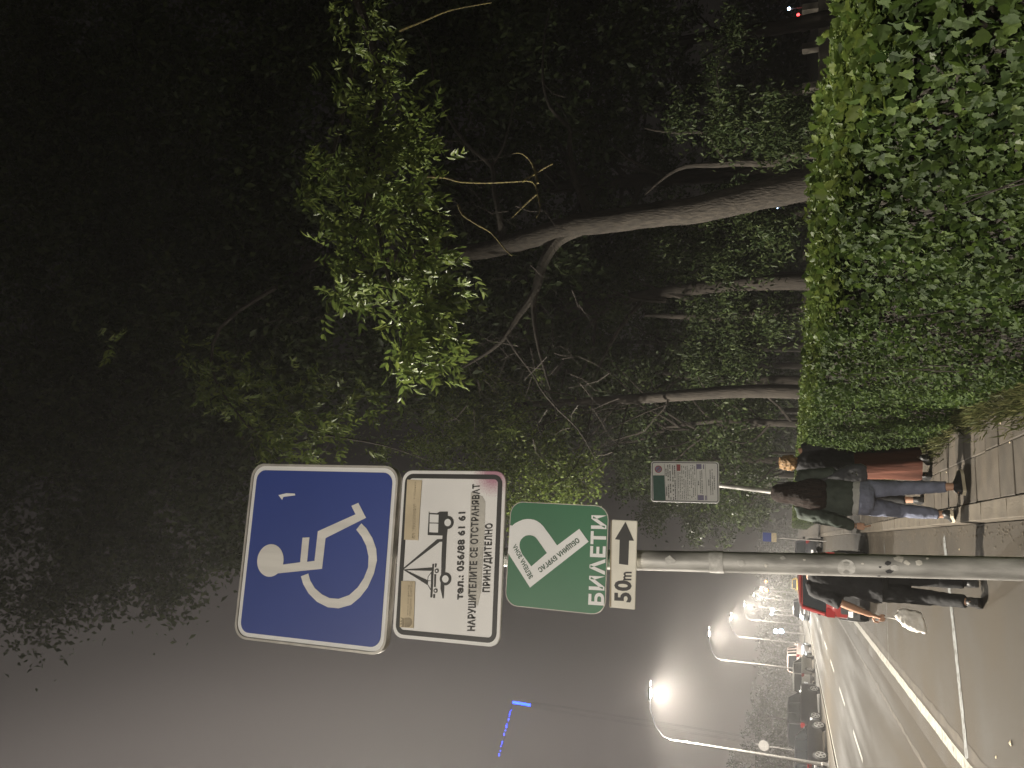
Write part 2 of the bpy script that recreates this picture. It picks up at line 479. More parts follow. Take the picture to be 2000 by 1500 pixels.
# gutter dirt
b = MB()
for i in range(900):
    yy = 1 + 24 * random.random() ** 1.3; xx = 0.235 - abs(random.gauss(0, .09)); s = random.uniform(.003, .012)
    b.add([(xx - s, yy - s * 1.3, .004), (xx + s, yy - s, .004), (xx + s * .8, yy + s, .006), (xx - s, yy + s * .7, .004), (xx, yy, .004 + s * .7)], [(0, 1, 4), (1, 2, 4), (2, 3, 4), (3, 0, 4)])
g = b.build('gutter_grit', M['kerb']); tag(g, 'loose grit and crumbs gathered in the gutter along the kerb', 'grit', kind='stuff')

# ================================================================== LEAF FACTORIES (numpy)
def rot_from(axis, nrm):
    a = axis / np.linalg.norm(axis, axis=1, keepdims=True)
    n = nrm - (nrm * a).sum(1, keepdims=True) * a
    n /= np.linalg.norm(n, axis=1, keepdims=True) + 1e-9
    s = np.cross(n, a)
    return np.stack([s, a, n], axis=2)          # columns: side, along, normal
def leaf_field(name, tv, tf, pos, axis, nrm, size, m, parent=None, kind='stuff'):
    n, k = len(pos), len(tv)
    Rm = rot_from(axis, nrm)
    V = np.einsum('nij,kj->nki', Rm, tv) * size[:, None, None] + pos[:, None, :]
    fl = [len(f) for f in tf]
    loops = np.concatenate([np.array(f) for f in tf])
    L = (loops[None, :] + (np.arange(n) * k)[:, None]).ravel()
    me = bpy.data.meshes.new(name)
    me.vertices.add(n * k); me.vertices.foreach_set('co', V.astype(np.float32).ravel())
    me.loops.add(len(L)); me.loops.foreach_set('vertex_index', L.astype(np.int32))
    tot = np.tile(np.array(fl), n)
    st = np.concatenate([[0], np.cumsum(tot)[:-1]])
    me.polygons.add(len(tot)); me.polygons.foreach_set('loop_start', st.astype(np.int32))
    try: me.polygons.foreach_set('loop_total', tot.astype(np.int32))
    except Exception: pass
    me.update(calc_edges=True)
    o = link(name, me, m, parent)
    if kind: o['kind'] = kind
    return o
# lobed leaf (field maple like), folded along its midrib
def lobed():
    pts = [(0, 0), (.17, .04), (.36, .06), (.36, .20), (.46, .36), (.32, .42), (.29, .52), (.31, .68), (.14, .75), (0, 1.0)]
    v = [(0, y, 0) for y in (0, .25, .55, 1.0)]
    right = [(x, y, .42 * x - .55 * x * x - .10 * y * y) for x, y in pts[1:-1]]
    left = [(-x, y, z) for x, y, z in right]
    v = [(0, 0, 0), (0, .30, -.03), (0, .62, -.08), (0, 1, -.22)] + right + left
    def side(o):
        r = [o + i for i in range(8)]
        f = [(0, r[0], 1), (r[0], r[1], r[2]), (r[0], r[2], 1), (1, r[2], r[3]), (1, r[3], r[4]), (1, r[4], r[5]), (1, r[5], 2), (2, r[5], r[6]), (2, r[6], r[7]), (2, r[7], 3)]
        return f
    fr = side(4); fl_ = [tuple(reversed(f)) for f in side(12)]
    return np.array(v, float), fr + fl_
LOB_V, LOB_F = lobed()
# simple three-lobe leaf for farther parts, and narrow pointed leaflet
TRI_V = np.array([(0, 0, 0), (.42, .35, .08), (.20, .55, .03), (0, 1, -.1), (-.20, .55, .03), (-.42, .35, .08)], float)
TRI_F = [(0, 1, 2, 3), (0, 3, 4, 5)]
LANCE_V = np.array([(0, 0, 0), (.17, .30, .05), (.13, .62, .02), (0, 1, -.16), (-.13, .62, .02), (-.17, .30, .05), (0, .5, -.03)], float)
LANCE_F = [(0, 1, 6), (1, 2, 6), (2, 3, 6), (3, 4, 6), (4, 5, 6), (5, 0, 6)]
RHO_V = np.array([(0, 0, 0), (.26, .45, .06), (0, 1, -.1), (-.26, .45, .06)], float)
RHO_F = [(0, 1, 2), (0, 2, 3)]
def unit(v): return v / (np.linalg.norm(v, axis=1, keepdims=True) + 1e-9)
def rand_dirs(n): return unit(rng.normal(size=(n, 3)))

# ================================================================== HEDGE
hedge = empty('hedge', 'long clipped broadleaf hedge running along the right side of the pavement', 'hedge', (1.5, 0, 0))
HX0, HX1, HZ = 1.16, 1.80, 1.43
def bulge(y, z):
    return 0.045 * np.sin(y * 1.9 + .7) + 0.03 * np.sin(y * 4.3 + z * 3.1) + 0.035 * np.sin(z * 4.2 + y * .8) + 0.02 * np.sin(y * 9.1 + z * 7)
def topz(x, y): return HZ + 0.02 * np.sin(y * 2.3) + 0.015 * np.sin(y * 6.1 + x * 5) - 0.00 * y
core = MB()  # solid dark shell standing for branches, added behind the leaves to block light
ys = [-1.5 + 0.5 * i for i in range(0, 170)]
rings = []
for yv in ys:
    bb = float(bulge(yv, .7))
    rings.append([(HX0 + .14 + bb - 1.5, yv, .12), (HX0 + .11 + bb - 1.5, yv, .8), (HX0 + .13 + bb - 1.5, yv, HZ - .14), (HX0 + .22 - 1.5, yv, HZ - .09), (HX1 - .1 - 1.5, yv, HZ - .09), (HX1 - .06 - 1.5, yv, .12)])
core.loft(rings)
core.build('inner_twigs', M['hedge_core'], hedge)
def hedge_leaves(y0, y1, dens, size, side):
    L = y1 - y0
    if side == 'front':
        n = int(dens * L * 1.35)
        y = rng.uniform(y0, y1, n); z = rng.uniform(.10, HZ, n) 
        dp = np.abs(rng.normal(0, .055, n)) - .03
        x = HX0 + bulge(y, z) + dp + np.where(z < .35, (.35 - z) * .3, 0)
        # clump openings
        hole = (np.sin(y * 5.3 + z * 2.7) * np.sin(z * 8.1 - y * 3.9) + .4 * np.sin(y * 13 + z * 17)) < -.72
        x = x + hole * rng.uniform(.03, .12, n)
        nrm = np.stack([-np.ones(n), np.zeros(n), .45 * np.ones(n)], 1) + rng.normal(0, .85, (n, 3))
        ax = np.stack([-.45 * np.ones(n), rng.normal(0, .8, n), -.15 + rng.normal(0, .75, n)], 1)
        z = z + .0
    elif side == 'top':
        n = int(dens * L * (HX1 - HX0) * 1.35)
        y = rng.uniform(y0, y1, n); x = rng.uniform(HX0 - .02, HX1 + .02, n)
        z = topz(x, y) - np.abs(rng.normal(0, .045, n)) + .03 + .05 * (rng.random(n) ** 8)
        nrm = np.stack([-.25 * np.ones(n), np.zeros(n), np.ones(n)], 1) + rng.normal(0, .55, (n, 3))
        ax = np.stack([rng.normal(-.2, .8, n), rng.normal(0, .8, n), .35 + rng.normal(0, .4, n)], 1)
    else:
        n = int(dens * L * 1.3)
        y = rng.uniform(y0, y1, n); z = rng.uniform(.2, HZ, n); x = HX1 - np.abs(rng.normal(0, .04, n)) + .03
        nrm = np.stack([np.ones(n), np.zeros(n), .3 * np.ones(n)], 1) + rng.normal(0, .5, (n, 3))
        ax = rng.normal(0, 1, (n, 3))
    pos = np.stack([x - 1.5, y, z], 1)
    return pos, unit(ax), unit(nrm), size * rng.uniform(.55, 1.25, n)
for (y0, y1, dens, size, tv, tf) in [(-.5, 4.5, 3800, .037, LOB_V, LOB_F), (4.5, 10, 2800, .037, TRI_V, TRI_F), (10, 20, 1300, .050, TRI_V, TRI_F), (20, 82, 160, .11, RHO_V, RHO_F)]:
    for side in ('front', 'top', 'back'):
        d = dens * (.25 if side == 'back' else 1)
        p, a, nn, s = hedge_leaves(y0, y1, d, size, side)
        leaf_field('foliage' if side != 'top' else 'top_foliage', tv, tf, p, a, nn, s, M['leaf_top'] if side == 'top' else M['leaf_hedge'], hedge)
# young shoots sticking up out of the top
n = 170
y = rng.uniform(1.2, 9, n); x = rng.uniform(HX0, HX1, n)
pos = np.stack([x - 1.5, y, topz(x, y) + rng.uniform(.0, .06, n)], 1)
pos = np.repeat(pos, 3, 0) + rng.normal(0, .012, (3 * n, 3))
leaf_field('shoot_leaves', LOB_V, LOB_F, pos, unit(np.array([0, 0, 1.0]) + rng.normal(0, .55, (3 * n, 3))), rand_dirs(3 * n), .05 * rng.uniform(.5, 1.2, 3 * n), M['leaf_top'], hedge)
# stems showing through
b = MB()
for i in range(60):
    yv = rng.uniform(.8, 12); x0 = HX0 + .03 + float(bulge(yv, .3)) - 1.5
    z0 = rng.uniform(.12, .6); z1 = z0 + rng.uniform(.3, .8)
    b.tube([(x0 + .05, yv, z0), (x0 + rng.uniform(-.01, .05), yv + rng.uniform(-.1, .1), (z0 + z1) / 2), (x0 + rng.uniform(-.04, .02), yv + rng.uniform(-.2, .2), min(z1, 1.4))], [.006, .004, .002], 5)
tag(b.build('stems', M['bark_dark'], hedge), kind='stuff')
# the three hundred leaves that show largest: nearest ones, each its own piece
lm = bpy.data.meshes.new('hedge_leaf')
lm.from_pydata([tuple(v) for v in LOB_V], [], LOB_F); lm.materials.append(M['leaf_hedge'])
lm2 = lm.copy(); lm2.materials.clear(); lm2.materials.append(M['leaf_top'])
for i in range(300):
    yv = 1.05 + 1.9 * random.random(); zv = random.uniform(.35, 1.4)
    x = HX0 + float(bulge(np.array(yv), np.array(zv))) - random.uniform(.02, .06)
    ax = Vector((-.3, random.gauss(0, .9), random.gauss(-.15, .6))).normalized()
    nn = Vector((-1 + random.gauss(0, .3), random.gauss(-.25, .4), .35 + random.gauss(0, .35)))
    nn = (nn - ax * nn.dot(ax)).normalized(); sd = nn.cross(ax)
    o = bpy.data.objects.new('leaf', lm2 if random.random() < .25 else lm); COL.objects.link(o); o.parent = hedge
    s = random.uniform(.028, .046)
    mm = Matrix((sd, ax, nn)).transposed().to_4x4()
    o.matrix_basis = Matrix.Translation((x - 1.5, yv, zv)) @ mm @ Matrix.Scale(s, 4)
# grass verge
n = 9000
y = rng.uniform(3, 16, n); x = 1.17 - np.abs(rng.normal(0, .10, n)) + .10 + .05 * np.sin(y * 3.3)
y2 = 5.4 + rng.normal(0, .45, 2600); x2 = 1.12 - np.abs(rng.normal(0, .10, 2600))
x = np.concatenate([x, x2]); y = np.concatenate([y, y2]); n = len(x)
pos = np.stack([x, y, np.full(n, PZ - .01)], 1)
BL_V = np.array([(-.05, 0, 0), (.05, 0, 0), (.03, .6, .05), (0, 1, .22), (-.03, .6, .05)], float); BL_F = [(0, 1, 2, 3, 4)]
gr = leaf_field('grass_verge', BL_V, BL_F, pos, unit(np.array([-.25, 0, 1.0]) + rng.normal(0, .45, (n, 3))), rand_dirs(n), rng.uniform(.04, .13, n), M['grass'])
tag(gr, 'rough grass and weeds growing at the foot of the hedge', 'grass')
n = 2500
jx = np.where(rng.random(n) < .5, .412, .81) + rng.normal(0, .012, n); jy = 3.5 + 9 * rng.random(n)
keep = (np.sin(jy * 2.1 + jx * 9) + np.sin(jy * 5.7)) > .55
pos = np.stack([jx, jy, np.full(n, PZ - .02)], 1)[keep]; n = len(pos)
gr = leaf_field('joint_weeds', BL_V, BL_F, pos, unit(np.array([0, 0, .7]) + rng.normal(0, .6, (n, 3))), rand_dirs(n), rng.uniform(.01, .035, n), M['grass'])
tag(gr, 'tiny weeds growing in the joints between the pavement slabs', 'weeds')

# ================================================================== TREES
def spray_leaves(name, clumps, m, parent, leaflet=.10, rach=.26):
    P, A, N, S = [], [], [], []
    for (c, r, k) in clumps:
        c = np.array(c, float)
        o = rng.normal(0, .5, (k, 3)) * np.array(r if hasattr(r, '__len__') else (r, r, r)) + c
        d = unit(np.array([-.25, -.1, -.75]) + rng.normal(0, .55, (k, 3)))
        nl = 7
        side = unit(np.cross(d, rng.normal(size=(k, 3))))
        for j in range(nl):
            t = 1 - (j // 2) * .27
            sg = 0 if j == 0 else (1 if j % 2 else -1)
            P.append(o + d * rach * t); A.append(unit(d * (.75 if sg else 1) + side * sg * .8 + np.array([0, 0, -.35]) + rng.normal(0, .12, (k, 3))))
            N.append(unit(np.cross(d, side) + rng.normal(0, .3, (k, 3)))); S.append(leaflet * rng.uniform(.7, 1.15, k))
    return leaf_field(name, LANCE_V, LANCE_F, np.concatenate(P), np.concatenate(A), np.concatenate(N), np.concatenate(S), m, parent)
def cluster_leaves(name, cents, rad, per, size, m, parent, tv=RHO_V, tf=RHO_F, droop=.5):
    cents = np.asarray(cents, float)
    k = len(cents)
    rr = np.asarray(rad, float) if hasattr(rad, '__len__') else np.full(k, rad)
    c = np.repeat(cents, per, 0); r = np.repeat(rr, per)
    pos = c + rng.normal(0, .5, (k * per, 3)) * r[:, None] * np.array([1, 1, .75])
    a = unit(rng.normal(0, 1, (k * per, 3)) + np.array([0, 0, -droop]))
    nn = unit(rng.normal(0, .8, (k * per, 3)) + np.array([0, 0, .9]))
    return leaf_field(name, tv, tf, pos, a, nn, size * rng.uniform(.6, 1.3, k * per), m, parent)
def limb(b, p0, p1, r0, r1, bend=.12, n=7, seg=8):
    p0, p1 = Vector(p0), Vector(p1)
    L = (p1 - p0).length
    off = Vector((random.gauss(0, 1), random.gauss(0, 1), random.gauss(0, .6))) * bend * L
    pts = []
    for i in range(n + 1):
        t = i / n
        pts.append(p0.lerp(p1, t) + off * math.sin(t * math.pi) + Vector((random.gauss(0, 1), random.gauss(0, 1), random.gauss(0, 1))) * .012 * L * math.sin(t * math.pi))
    b.tube(pts, [r0 + (r1 - r0) * (i / n) for i in range(n + 1)], seg)
    return pts
def smooth_pts(pts, rad, k=3):
    P, Q = [], []
    pts = [Vector(p) for p in pts]
    for i in range(len(pts) - 1):
        p0, p1, p2, p3 = pts[max(i - 1, 0)], pts[i], pts[i + 1], pts[min(i + 2, len(pts) - 1)]
        for j in range(k):
            t = j / k
            P.append(.5 * ((2 * p1) + (p2 - p0) * t + (2 * p0 - 5 * p1 + 4 * p2 - p3) * t * t + (3 * p1 - p0 - 3 * p2 + p3) * t ** 3))
            Q.append(rad[i] + (rad[i + 1] - rad[i]) * t)
    P.append(pts[-1]); Q.append(rad[-1])
    return P, Q
def park_tree(label, x, y, h, cr, cz0, nclu, per, lsize, m, tr=.16, lean=(0, 0), group='trees growing behind the hedge', name='park_tree', squash=1.0, per_rad=.45):
    t = empty(name, label, 'tree', (x, y, 0), group=group)
    b = MB()
    top = Vector((lean[0], lean[1], h * .8))
    tp, trd = smooth_pts([(0, 0, -.1), (lean[0] * .15 + random.gauss(0, .08), lean[1] * .15, h * .22), (lean[0] * .5 + random.gauss(0, .12), lean[1] * .5, h * .5), tuple(top)], [tr * 1.25, tr, tr * .7, tr * .25])
    b.tube(tp, trd, 10)
    cents = []
    for i in range(nclu):
        while True:
            p = np.array([random.uniform(-1, 1), random.uniform(-1, 1), random.uniform(-1, 1)])
            q = np.linalg.norm(p)
            if .35 < q < 1: break
        zc = (cz0 + h) / 2; rz = (h - cz0) / 2
        wob = 1 + .22 * math.sin(3 * math.atan2(p[1], p[0]) + x) 
        cents.append((lean[0] * .6 + p[0] * cr * wob, lean[1] * .6 + p[1] * cr * wob * squash, zc + p[2] * rz))
    for c in cents[::4]:
        zt = max(h * .18, min(h * .7, c[2] - random.uniform(.6, 1.6)))
        f = zt / (h * .8)
        base = Vector((lean[0] * f, lean[1] * f, zt))
        limb(b, base, c, tr * .35, .012, .1, 5, 6)
    b.build('trunk', M['bark_dark'], t, smooth=True)
    cluster_leaves('crown', cents, [per_rad * random.uniform(.7, 1.3) for _ in cents], per, lsize, m, t)
    return t

# --- the big leaning tree just behind the hedge
YT = 11.0
big = empty('leaning_tree', 'large tree with thick bare trunk leaning left and forking, standing just behind the hedge', 'tree', (5.2, YT, 0))
def bp(ix, iy, y=YT): return at_y(ix, iy, y) - Vector((5.2, YT, 0))
b = MB()
base = bp(1612, 355)
tpts = [(base.x + .08, 0, -.1), tuple(base), tuple(bp(1500, 377)), tuple(bp(1400, 401)), tuple(bp(1250, 424)), tuple(bp(1150, 436)), tuple(bp(1050, 462)), tuple(bp(950, 488, 11.3)), tuple(bp(800, 500, 11.8)), tuple(bp(600, 520, 12.4)), tuple(bp(380, 690, 12.8)), tuple(bp(200, 840, 13))]
P, Q = smooth_pts(tpts, [.27, .23, .225, .215, .19, .19, .17, .15, .12, .09, .06, .03], 5)
random.seed(3)
P = [p + Vector((random.gauss(0, .008), random.gauss(0, .008), 0)) for p in P]
b.tube(P, Q, 20)
b.build('trunk', M['bark'], big, smooth=True)
def traced(name, pts, rads, m=M['bark_limb'], seg=8, k=3, par=big, org=Vector((5.2, YT, 0)), yy=YT):
    q = [at_y(p[0], p[1], p[2] if len(p) > 2 else yy) - org for p in pts]
    P, Q = smooth_pts(q, rads, k)
    return MB().tube(P, Q, seg).build(name, m, par, smooth=True)
traced('branch', [(1130, 445), (1090, 470), (1060, 515), (1045, 570), (1010, 620), (985, 660), (950, 690), (900, 720)], [.15, .10, .088, .075, .055, .04, .03, .015])
traced('branch', [(1045, 570), (1042, 610), (1050, 670), (1063, 720), (1075, 760)], [.06, .04, .03, .022, .012])
traced('branch', [(985, 650), (1010, 690), (1040, 730), (1060, 765), (1090, 800), (1130, 840), (1165, 900)], [.03, .022, .016, .014, .012, .01, .006])
traced('branch', [(1150, 420), (1135, 380), (1118, 335), (1112, 280), (1112, 250), (1075, 210), (1060, 150), (1065, 60), (1080, 0)], [.10, .062, .05, .04, .036, .028, .022, .016, .01])
traced('branch', [(985, 470, 11.2), (975, 420), (965, 370), (960, 325), (920, 290), (885, 245), (850, 180), (840, 100), (800, 30)], [.07, .055, .045, .04, .034, .03, .024, .018, .01])
traced('branch', [(960, 325), (985, 280), (1010, 180)], [.03, .02, .01])
for pts in ([(830, 345, 7.4), (870, 347, 7.4), (900, 355, 7.4), (950, 357, 7.4), (1000, 355, 7.4), (1040, 355, 7.4), (1050, 380, 7.4), (1055, 410, 7.4), (1047, 425, 7.4)],
            [(1050, 358, 7.4), (1040, 320, 7.4), (1020, 300, 7.4), (1000, 300, 7.4)], [(1020, 355, 7.4), (1060, 330, 7.4), (1080, 320, 7.4)],
            [(895, 400, 7.6), (905, 420, 7.6), (935, 440, 7.6), (960, 455, 7.6), (985, 485, 7.6), (1000, 500, 7.6)], [(1047, 380, 7.4), (1025, 400, 7.4), (1000, 425, 7.4)],
            [(780, 60, 7), (830, 40, 7), (880, 20, 7), (960, 5, 7)]):
    k = len(pts)
    traced('lichen_twig', pts, [.017 * (1 - .7 * i / (k - 1)) for i in range(k)], M['lichen'], 6)
b = MB()
random.seed(12)
for (cx, cy_, sp, nn) in ((1040, 690, 60, 14), (1120, 800, 90, 22), (900, 380, 110, 16), (960, 300, 130, 14), (1000, 560, 120, 10), (700, 560, 200, 30), (300, 850, 220, 40), (520, 600, 180, 26), (870, 760, 120, 24)):
    for i in range(nn):
        x0, y0 = cx + random.gauss(0, sp * .6), cy_ + random.gauss(0, sp * .6)
        a = random.uniform(0, 6.28); L = random.uniform(30, 100)
        yv = random.uniform(9, 12)
        pts = [at_y(x0 + math.cos(a + .35 * math.sin(j)) * L * j / 3, y0 + math.sin(a + .3 * j * random.uniform(-.3, 1)) * L * j / 3, yv + .1 * j) - Vector((5.2, YT, 0)) for j in range(4)]
        b.tube(pts, [.008, .006, .004, .002], 4)
tag(b.build('twigs', M['bark_dark'], big), kind='stuff')
# crown of the big tree: dim foliage far above
cents, rads = [], []
random.seed(5)
def px_clumps(lst, dy=0.0, fn=None):
    C, RR = [], []
    for (ix, iy, s, yv, k) in lst:
        for _ in range(k):
            yy = yv + dy + (fn(ix) if fn else 0) + random.gauss(0, .5)
            p = at_y(ix + random.gauss(0, s), iy + random.gauss(0, s), yy)
            C.append(tuple(p)); RR.append(random.uniform(.25, .55))
    return C, RR
C, RR = px_clumps([(930, 600, 70, 11, 10), (900, 120, 70, 10, 14), (980, 60, 60, 10, 8), (1000, 230, 60, 11.5, 8), (1140, 150, 70, 12.5, 8), (1200, 60, 60, 12.5, 6), (430, 170, 120, 12, 18),
                   (250, 400, 130, 12.5, 22), (120, 250, 110, 12, 18), (450, 430, 110, 12, 16), (560, 150, 90, 11.5, 12), (120, 620, 130, 13, 18), (330, 620, 80, 12, 12), (60, 900, 120, 13.5, 14), (260, 1000, 120, 14, 10), (60, 60, 90, 12, 22), (190, 1040, 90, 14.5, 9), (420, 980, 60, 13.5, 8), (250, 80, 110, 12, 30), (380, 320, 120, 12.5, 34), (180, 450, 120, 12.5, 34), (60, 350, 100, 12, 24), (450, 600, 100, 12.5, 26), (250, 720, 110, 13, 30), (80, 780, 100, 13, 22), (180, 900, 100, 13.5, 20), (380, 850, 80, 13.5, 16), (600, 60, 90, 12, 18), (620, 640, 90, 12.5, 18), (860, 80, 90, 12.5, 18), (780, 700, 70, 13.5, 12), (350, 1080, 70, 14, 6), (60, 1050, 80, 14, 8)], 0, lambda ix: 3.0 if ix >= 780 else 0)
C = [tuple(Vector(c) - Vector((5.2, YT, 0))) for c in C]
cluster_leaves('crown', C, [r * 2.1 for r in RR], 290, .17, M['leaf_dark'], big, RHO_V, RHO_F, 1.0)

# --- foliage of the overhanging tree, whose trunk stands right of the frame
over = empty('overhanging_tree', 'tree outside the right edge whose bright drooping leafy boughs hang over the hedge', 'tree', (6.2, 4.0, 0))
OV = Vector((6.2, 4.0, 0))
b = MB()
P, Q = smooth_pts([(0, 0, -.1), (-.1, .05, 2.0), (-.35, .2, 4.2), (-.7, .3, 6.0), (-.9, .5, 8.5)], [.26, .21, .17, .13, .05], 5)
b.tube(P, Q, 14); b.build('trunk', M['bark'], over, smooth=True)
def ov(ix, iy, y): return at_y(ix, iy, y) - OV
random.seed(9)
near = []
for (ix, iy, s, yv, k) in [(700, 30, 32, 5.6, 26), (705, 110, 30, 5.5, 26), (730, 180, 34, 5.4, 28), (720, 260, 32, 5.3, 34), (765, 250, 30, 5.3, 20), (590, 372, 14, 5.4, 16), (640, 330, 26, 5.4, 26), (690, 340, 30, 5.3, 34), (750, 340, 32, 5.3, 34), (800, 310, 24, 5.3, 16),
                           (640, 410, 24, 5.3, 26), (700, 430, 28, 5.3, 30), (760, 400, 26, 5.2, 30), (800, 430, 24, 5.2, 22), (660, 500, 20, 5.3, 22), (700, 560, 22, 5.3, 26), (655, 570, 16, 5.3, 14), (800, 500, 22, 5.2, 20), (760, 550, 24, 5.2, 24), (840, 500, 16, 5.3, 8),
                           (840, 600, 18, 5.1, 24), (790, 620, 22, 5.1, 26), (800, 680, 18, 5.1, 22), (785, 720, 12, 5.1, 14), (850, 660, 14, 5.2, 8), (830, 235, 14, 5.4, 8), (890, 540, 20, 6.2, 8), (870, 720, 24, 6.4, 8)]:
    p = ov(ix, iy, yv)
    r = s * yv * 1.25 / 1450 * 2.0
    near.append(((p.x, p.y, p.z), (r, r * 1.2, r), int(k * 1.0)))
spray_leaves('foliage', near, M['leaf_near'], over, .105, .22)
mid = []
for (ix, iy, s, yv, k) in [(380, 690, 22, 7.5, 16), (400, 740, 20, 7.4, 20), (440, 780, 24, 7.4, 24), (520, 780, 26, 7.5, 22), (530, 850, 24, 7.5, 34), (560, 880, 22, 7.4, 22), (590, 820, 26, 7.6, 22), (640, 840, 26, 7.6, 20), (640, 760, 26, 7.8, 14), (690, 790, 24, 7.8, 14), (205, 660, 12, 7.2, 5), (560, 720, 24, 7.8, 12), (600, 880, 20, 7.6, 14), (470, 720, 26, 7.8, 10)]:
    p = ov(ix, iy, yv); r = s * yv * 1.25 / 1450 * 2.0
    mid.append(((p.x, p.y, p.z), (r, r * 1.2, r), k))
spray_leaves('foliage', mid, M['leaf_near'], over, .11, .24)
def ovb(pts, rads, m=M['bark_dark']):
    q = [at_y(*p) - OV for p in pts]
    P, Q = smooth_pts(q, rads, 3)
    MB().tube(P, Q, 6).build('bough', m, over, smooth=True)
top = Vector((-.6, .25, 5.6)) + OV
def toppx(): return None
q0 = [Vector((-.6, .25, 5.6))]
for pts, r0 in (([(720, 60, 5.5), (740, 200, 5.4), (720, 350, 5.3), (740, 450, 5.3), (770, 600, 5.2), (790, 700, 5.1)], .05),
                ([(690, 120, 5.6), (650, 300, 5.5), (600, 365, 5.4)], .03), ([(740, 300, 5.3), (690, 480, 5.3), (660, 570, 5.3)], .02),
                ([(540, 560, 7.0), (430, 640, 7.3), (420, 740, 7.4), (520, 860, 7.5), (640, 850, 7.6)], .03), ([(640, 850, 7.6), (750, 870, 8), (840, 900, 8.2)], .014)):
    q = [at_y(*p) - OV for p in pts]
    if r0 >= .05: q = q0 + q
    rr = [max(.004, r0 * (1 - .85 * i / (len(q) - 1))) for i in range(len(q))]
    P, Q = smooth_pts(q, rr, 3)
    MB().tube(P, Q, 6).build('bough', M['bark_dark'], over, smooth=True)

# --- tree whose fine foliage hangs right of the signs
sm = empty('small_leaved_tree', 'small-leaved tree with fine pale foliage hanging beside the right edge of the signs', 'tree', (2.6, 14.5, 0))
SM = Vector((2.6, 14.5, 0))
P, Q = smooth_pts([(0, 0, -.1), (.1, 0, 2.2), (-.1, -.2, 4.5), (-.3, -.5, 7)], [.16, .13, .1, .04], 5)
MB().tube(P, Q, 12).build('trunk', M['bark_dark'], sm, smooth=True)
C, RR = px_clumps([(900, 680, 28, 12, 8), (930, 740, 34, 12, 12), (880, 800, 36, 12, 12), (950, 820, 36, 12, 14), (1010, 830, 34, 12, 12), (850, 880, 34, 12, 12), (930, 890, 34, 12, 14), (1000, 900, 34, 12, 14), (1060, 880, 34, 12, 12),
                   (1010, 955, 26, 12, 16), (1070, 950, 30, 12, 16), (1120, 950, 26, 12, 12), (1130, 900, 26, 12.5, 8), (790, 830, 34, 12.5, 7), (730, 860, 34, 12.5, 7), (1080, 990, 18, 12.3, 8), (1040, 990, 18, 12.3, 7), (700, 700, 40, 13, 4), (840, 940, 30, 12.5, 8), (900, 960, 34, 12.5, 10), (960, 980, 24, 12.4, 8)], 1.6)
C = [tuple(Vector(c) - SM) for c in C]
cluster_leaves('crown', C, [r * .85 for r in RR], 90, .075, M['leaf_near'], sm, RHO_V, RHO_F, .8)
b = MB()
for c in C[::15]: limb(b, (-.1 - random.random() * .15, -.2, 3.6 + 2.6 * random.random()), c, .018, .004, .16, 7, 5)
b.build('branch', M['bark_dark'], sm)

# --- thin-stemmed tree left of the big trunk (the forked dim one) and the row behind the hedge
random.seed(21)
thin = empty('slender_tree', 'slender crooked tree behind the hedge, right of the thick leaning trunk', 'tree', (6.7, 13.5, 0))
TH = Vector((6.7, 13.5, 0))
def th(pts, rads, seg=8):
    q = [at_y(p[0], p[1], 13.5) - TH for p in pts]
    P, Q = smooth_pts(q, rads, 3)
    return MB().tube(P, Q, seg).build('trunk' if rads[0] > .06 else 'branch', M['bark'], thin, smooth=True)
th([(1640, 300), (1580, 300), (1540, 305), (1510, 318), (1440, 318), (1400, 322), (1340, 325), (1300, 345), (1260, 380)], [.12, .10, .095, .08, .07, .06, .045, .03, .015])
th([(1420, 320), (1380, 262), (1330, 260), (1280, 255), (1260, 250)], [.05, .035, .03, .02, .01])
th([(1440, 318), (1470, 262), (1440, 245), (1400, 240)], [.045, .03, .02, .012])
th([(1400, 262), (1410, 205), (1400, 140), (1425, 95)], [.02, .018, .014, .008])
th([(1470, 220), (1465, 180), (1490, 130)], [.02, .015, .008])
C, RR = px_clumps([(1320, 230, 14, 13, 8), (1410, 230, 18, 13, 10), (1445, 240, 16, 13, 10), (1525, 215, 22, 13, 12), (1500, 290, 24, 13, 12), (1570, 280, 22, 13, 10), (1400, 170, 22, 14, 7), (1430, 60, 18, 14, 6), (1560, 240, 20, 13, 8), (1410, 275, 16, 13, 6), (1390, 60, 26, 15, 6), (1600, 240, 14, 13, 6)])
C = [tuple(Vector(c) - TH) for c in C]
cluster_leaves('crown', C, [r * .8 for r in RR], 60, .11, M['leaf_mid'], thin, LANCE_V, LANCE_F, 1.2)

low = empty('bushy_tree', 'bushy tree with low light-green foliage seen between thick trunk and parking notice', 'tree', (5.4, 18, 0))
LO = Vector((5.4, 18, 0))
P, Q = smooth_pts([(0, 0, -.1), (-.1, 0, 1.6), (-.3, -.3, 3.2), (-.2, -.3, 5)], [.17, .14, .1, .04], 4)
MB().tube(P, Q, 10).build('trunk', M['bark_dark'], low, smooth=True)
C, RR = px_clumps([(1450, 440, 24, 15.5, 16), (1500, 450, 24, 15.5, 14), (1400, 460, 26, 15.5, 12), (1480, 500, 24, 15.5, 12), (1530, 440, 20, 15.5, 8), (1420, 530, 20, 15.5, 10), (1370, 520, 22, 16, 8), (1250, 520, 20, 16, 9), (1230, 470, 22, 16, 8), (1200, 560, 26, 16, 9), (1180, 610, 18, 16, 8), (1290, 450, 24, 16, 7), (1330, 490, 22, 16, 7),
                   (1380, 590, 22, 17, 10), (1430, 620, 26, 17, 14), (1500, 640, 24, 17, 10), (1410, 690, 26, 18, 12), (1350, 720, 26, 18, 8), (1460, 700, 20, 18, 8)])
C = [tuple(Vector(c) - LO) for c in C]
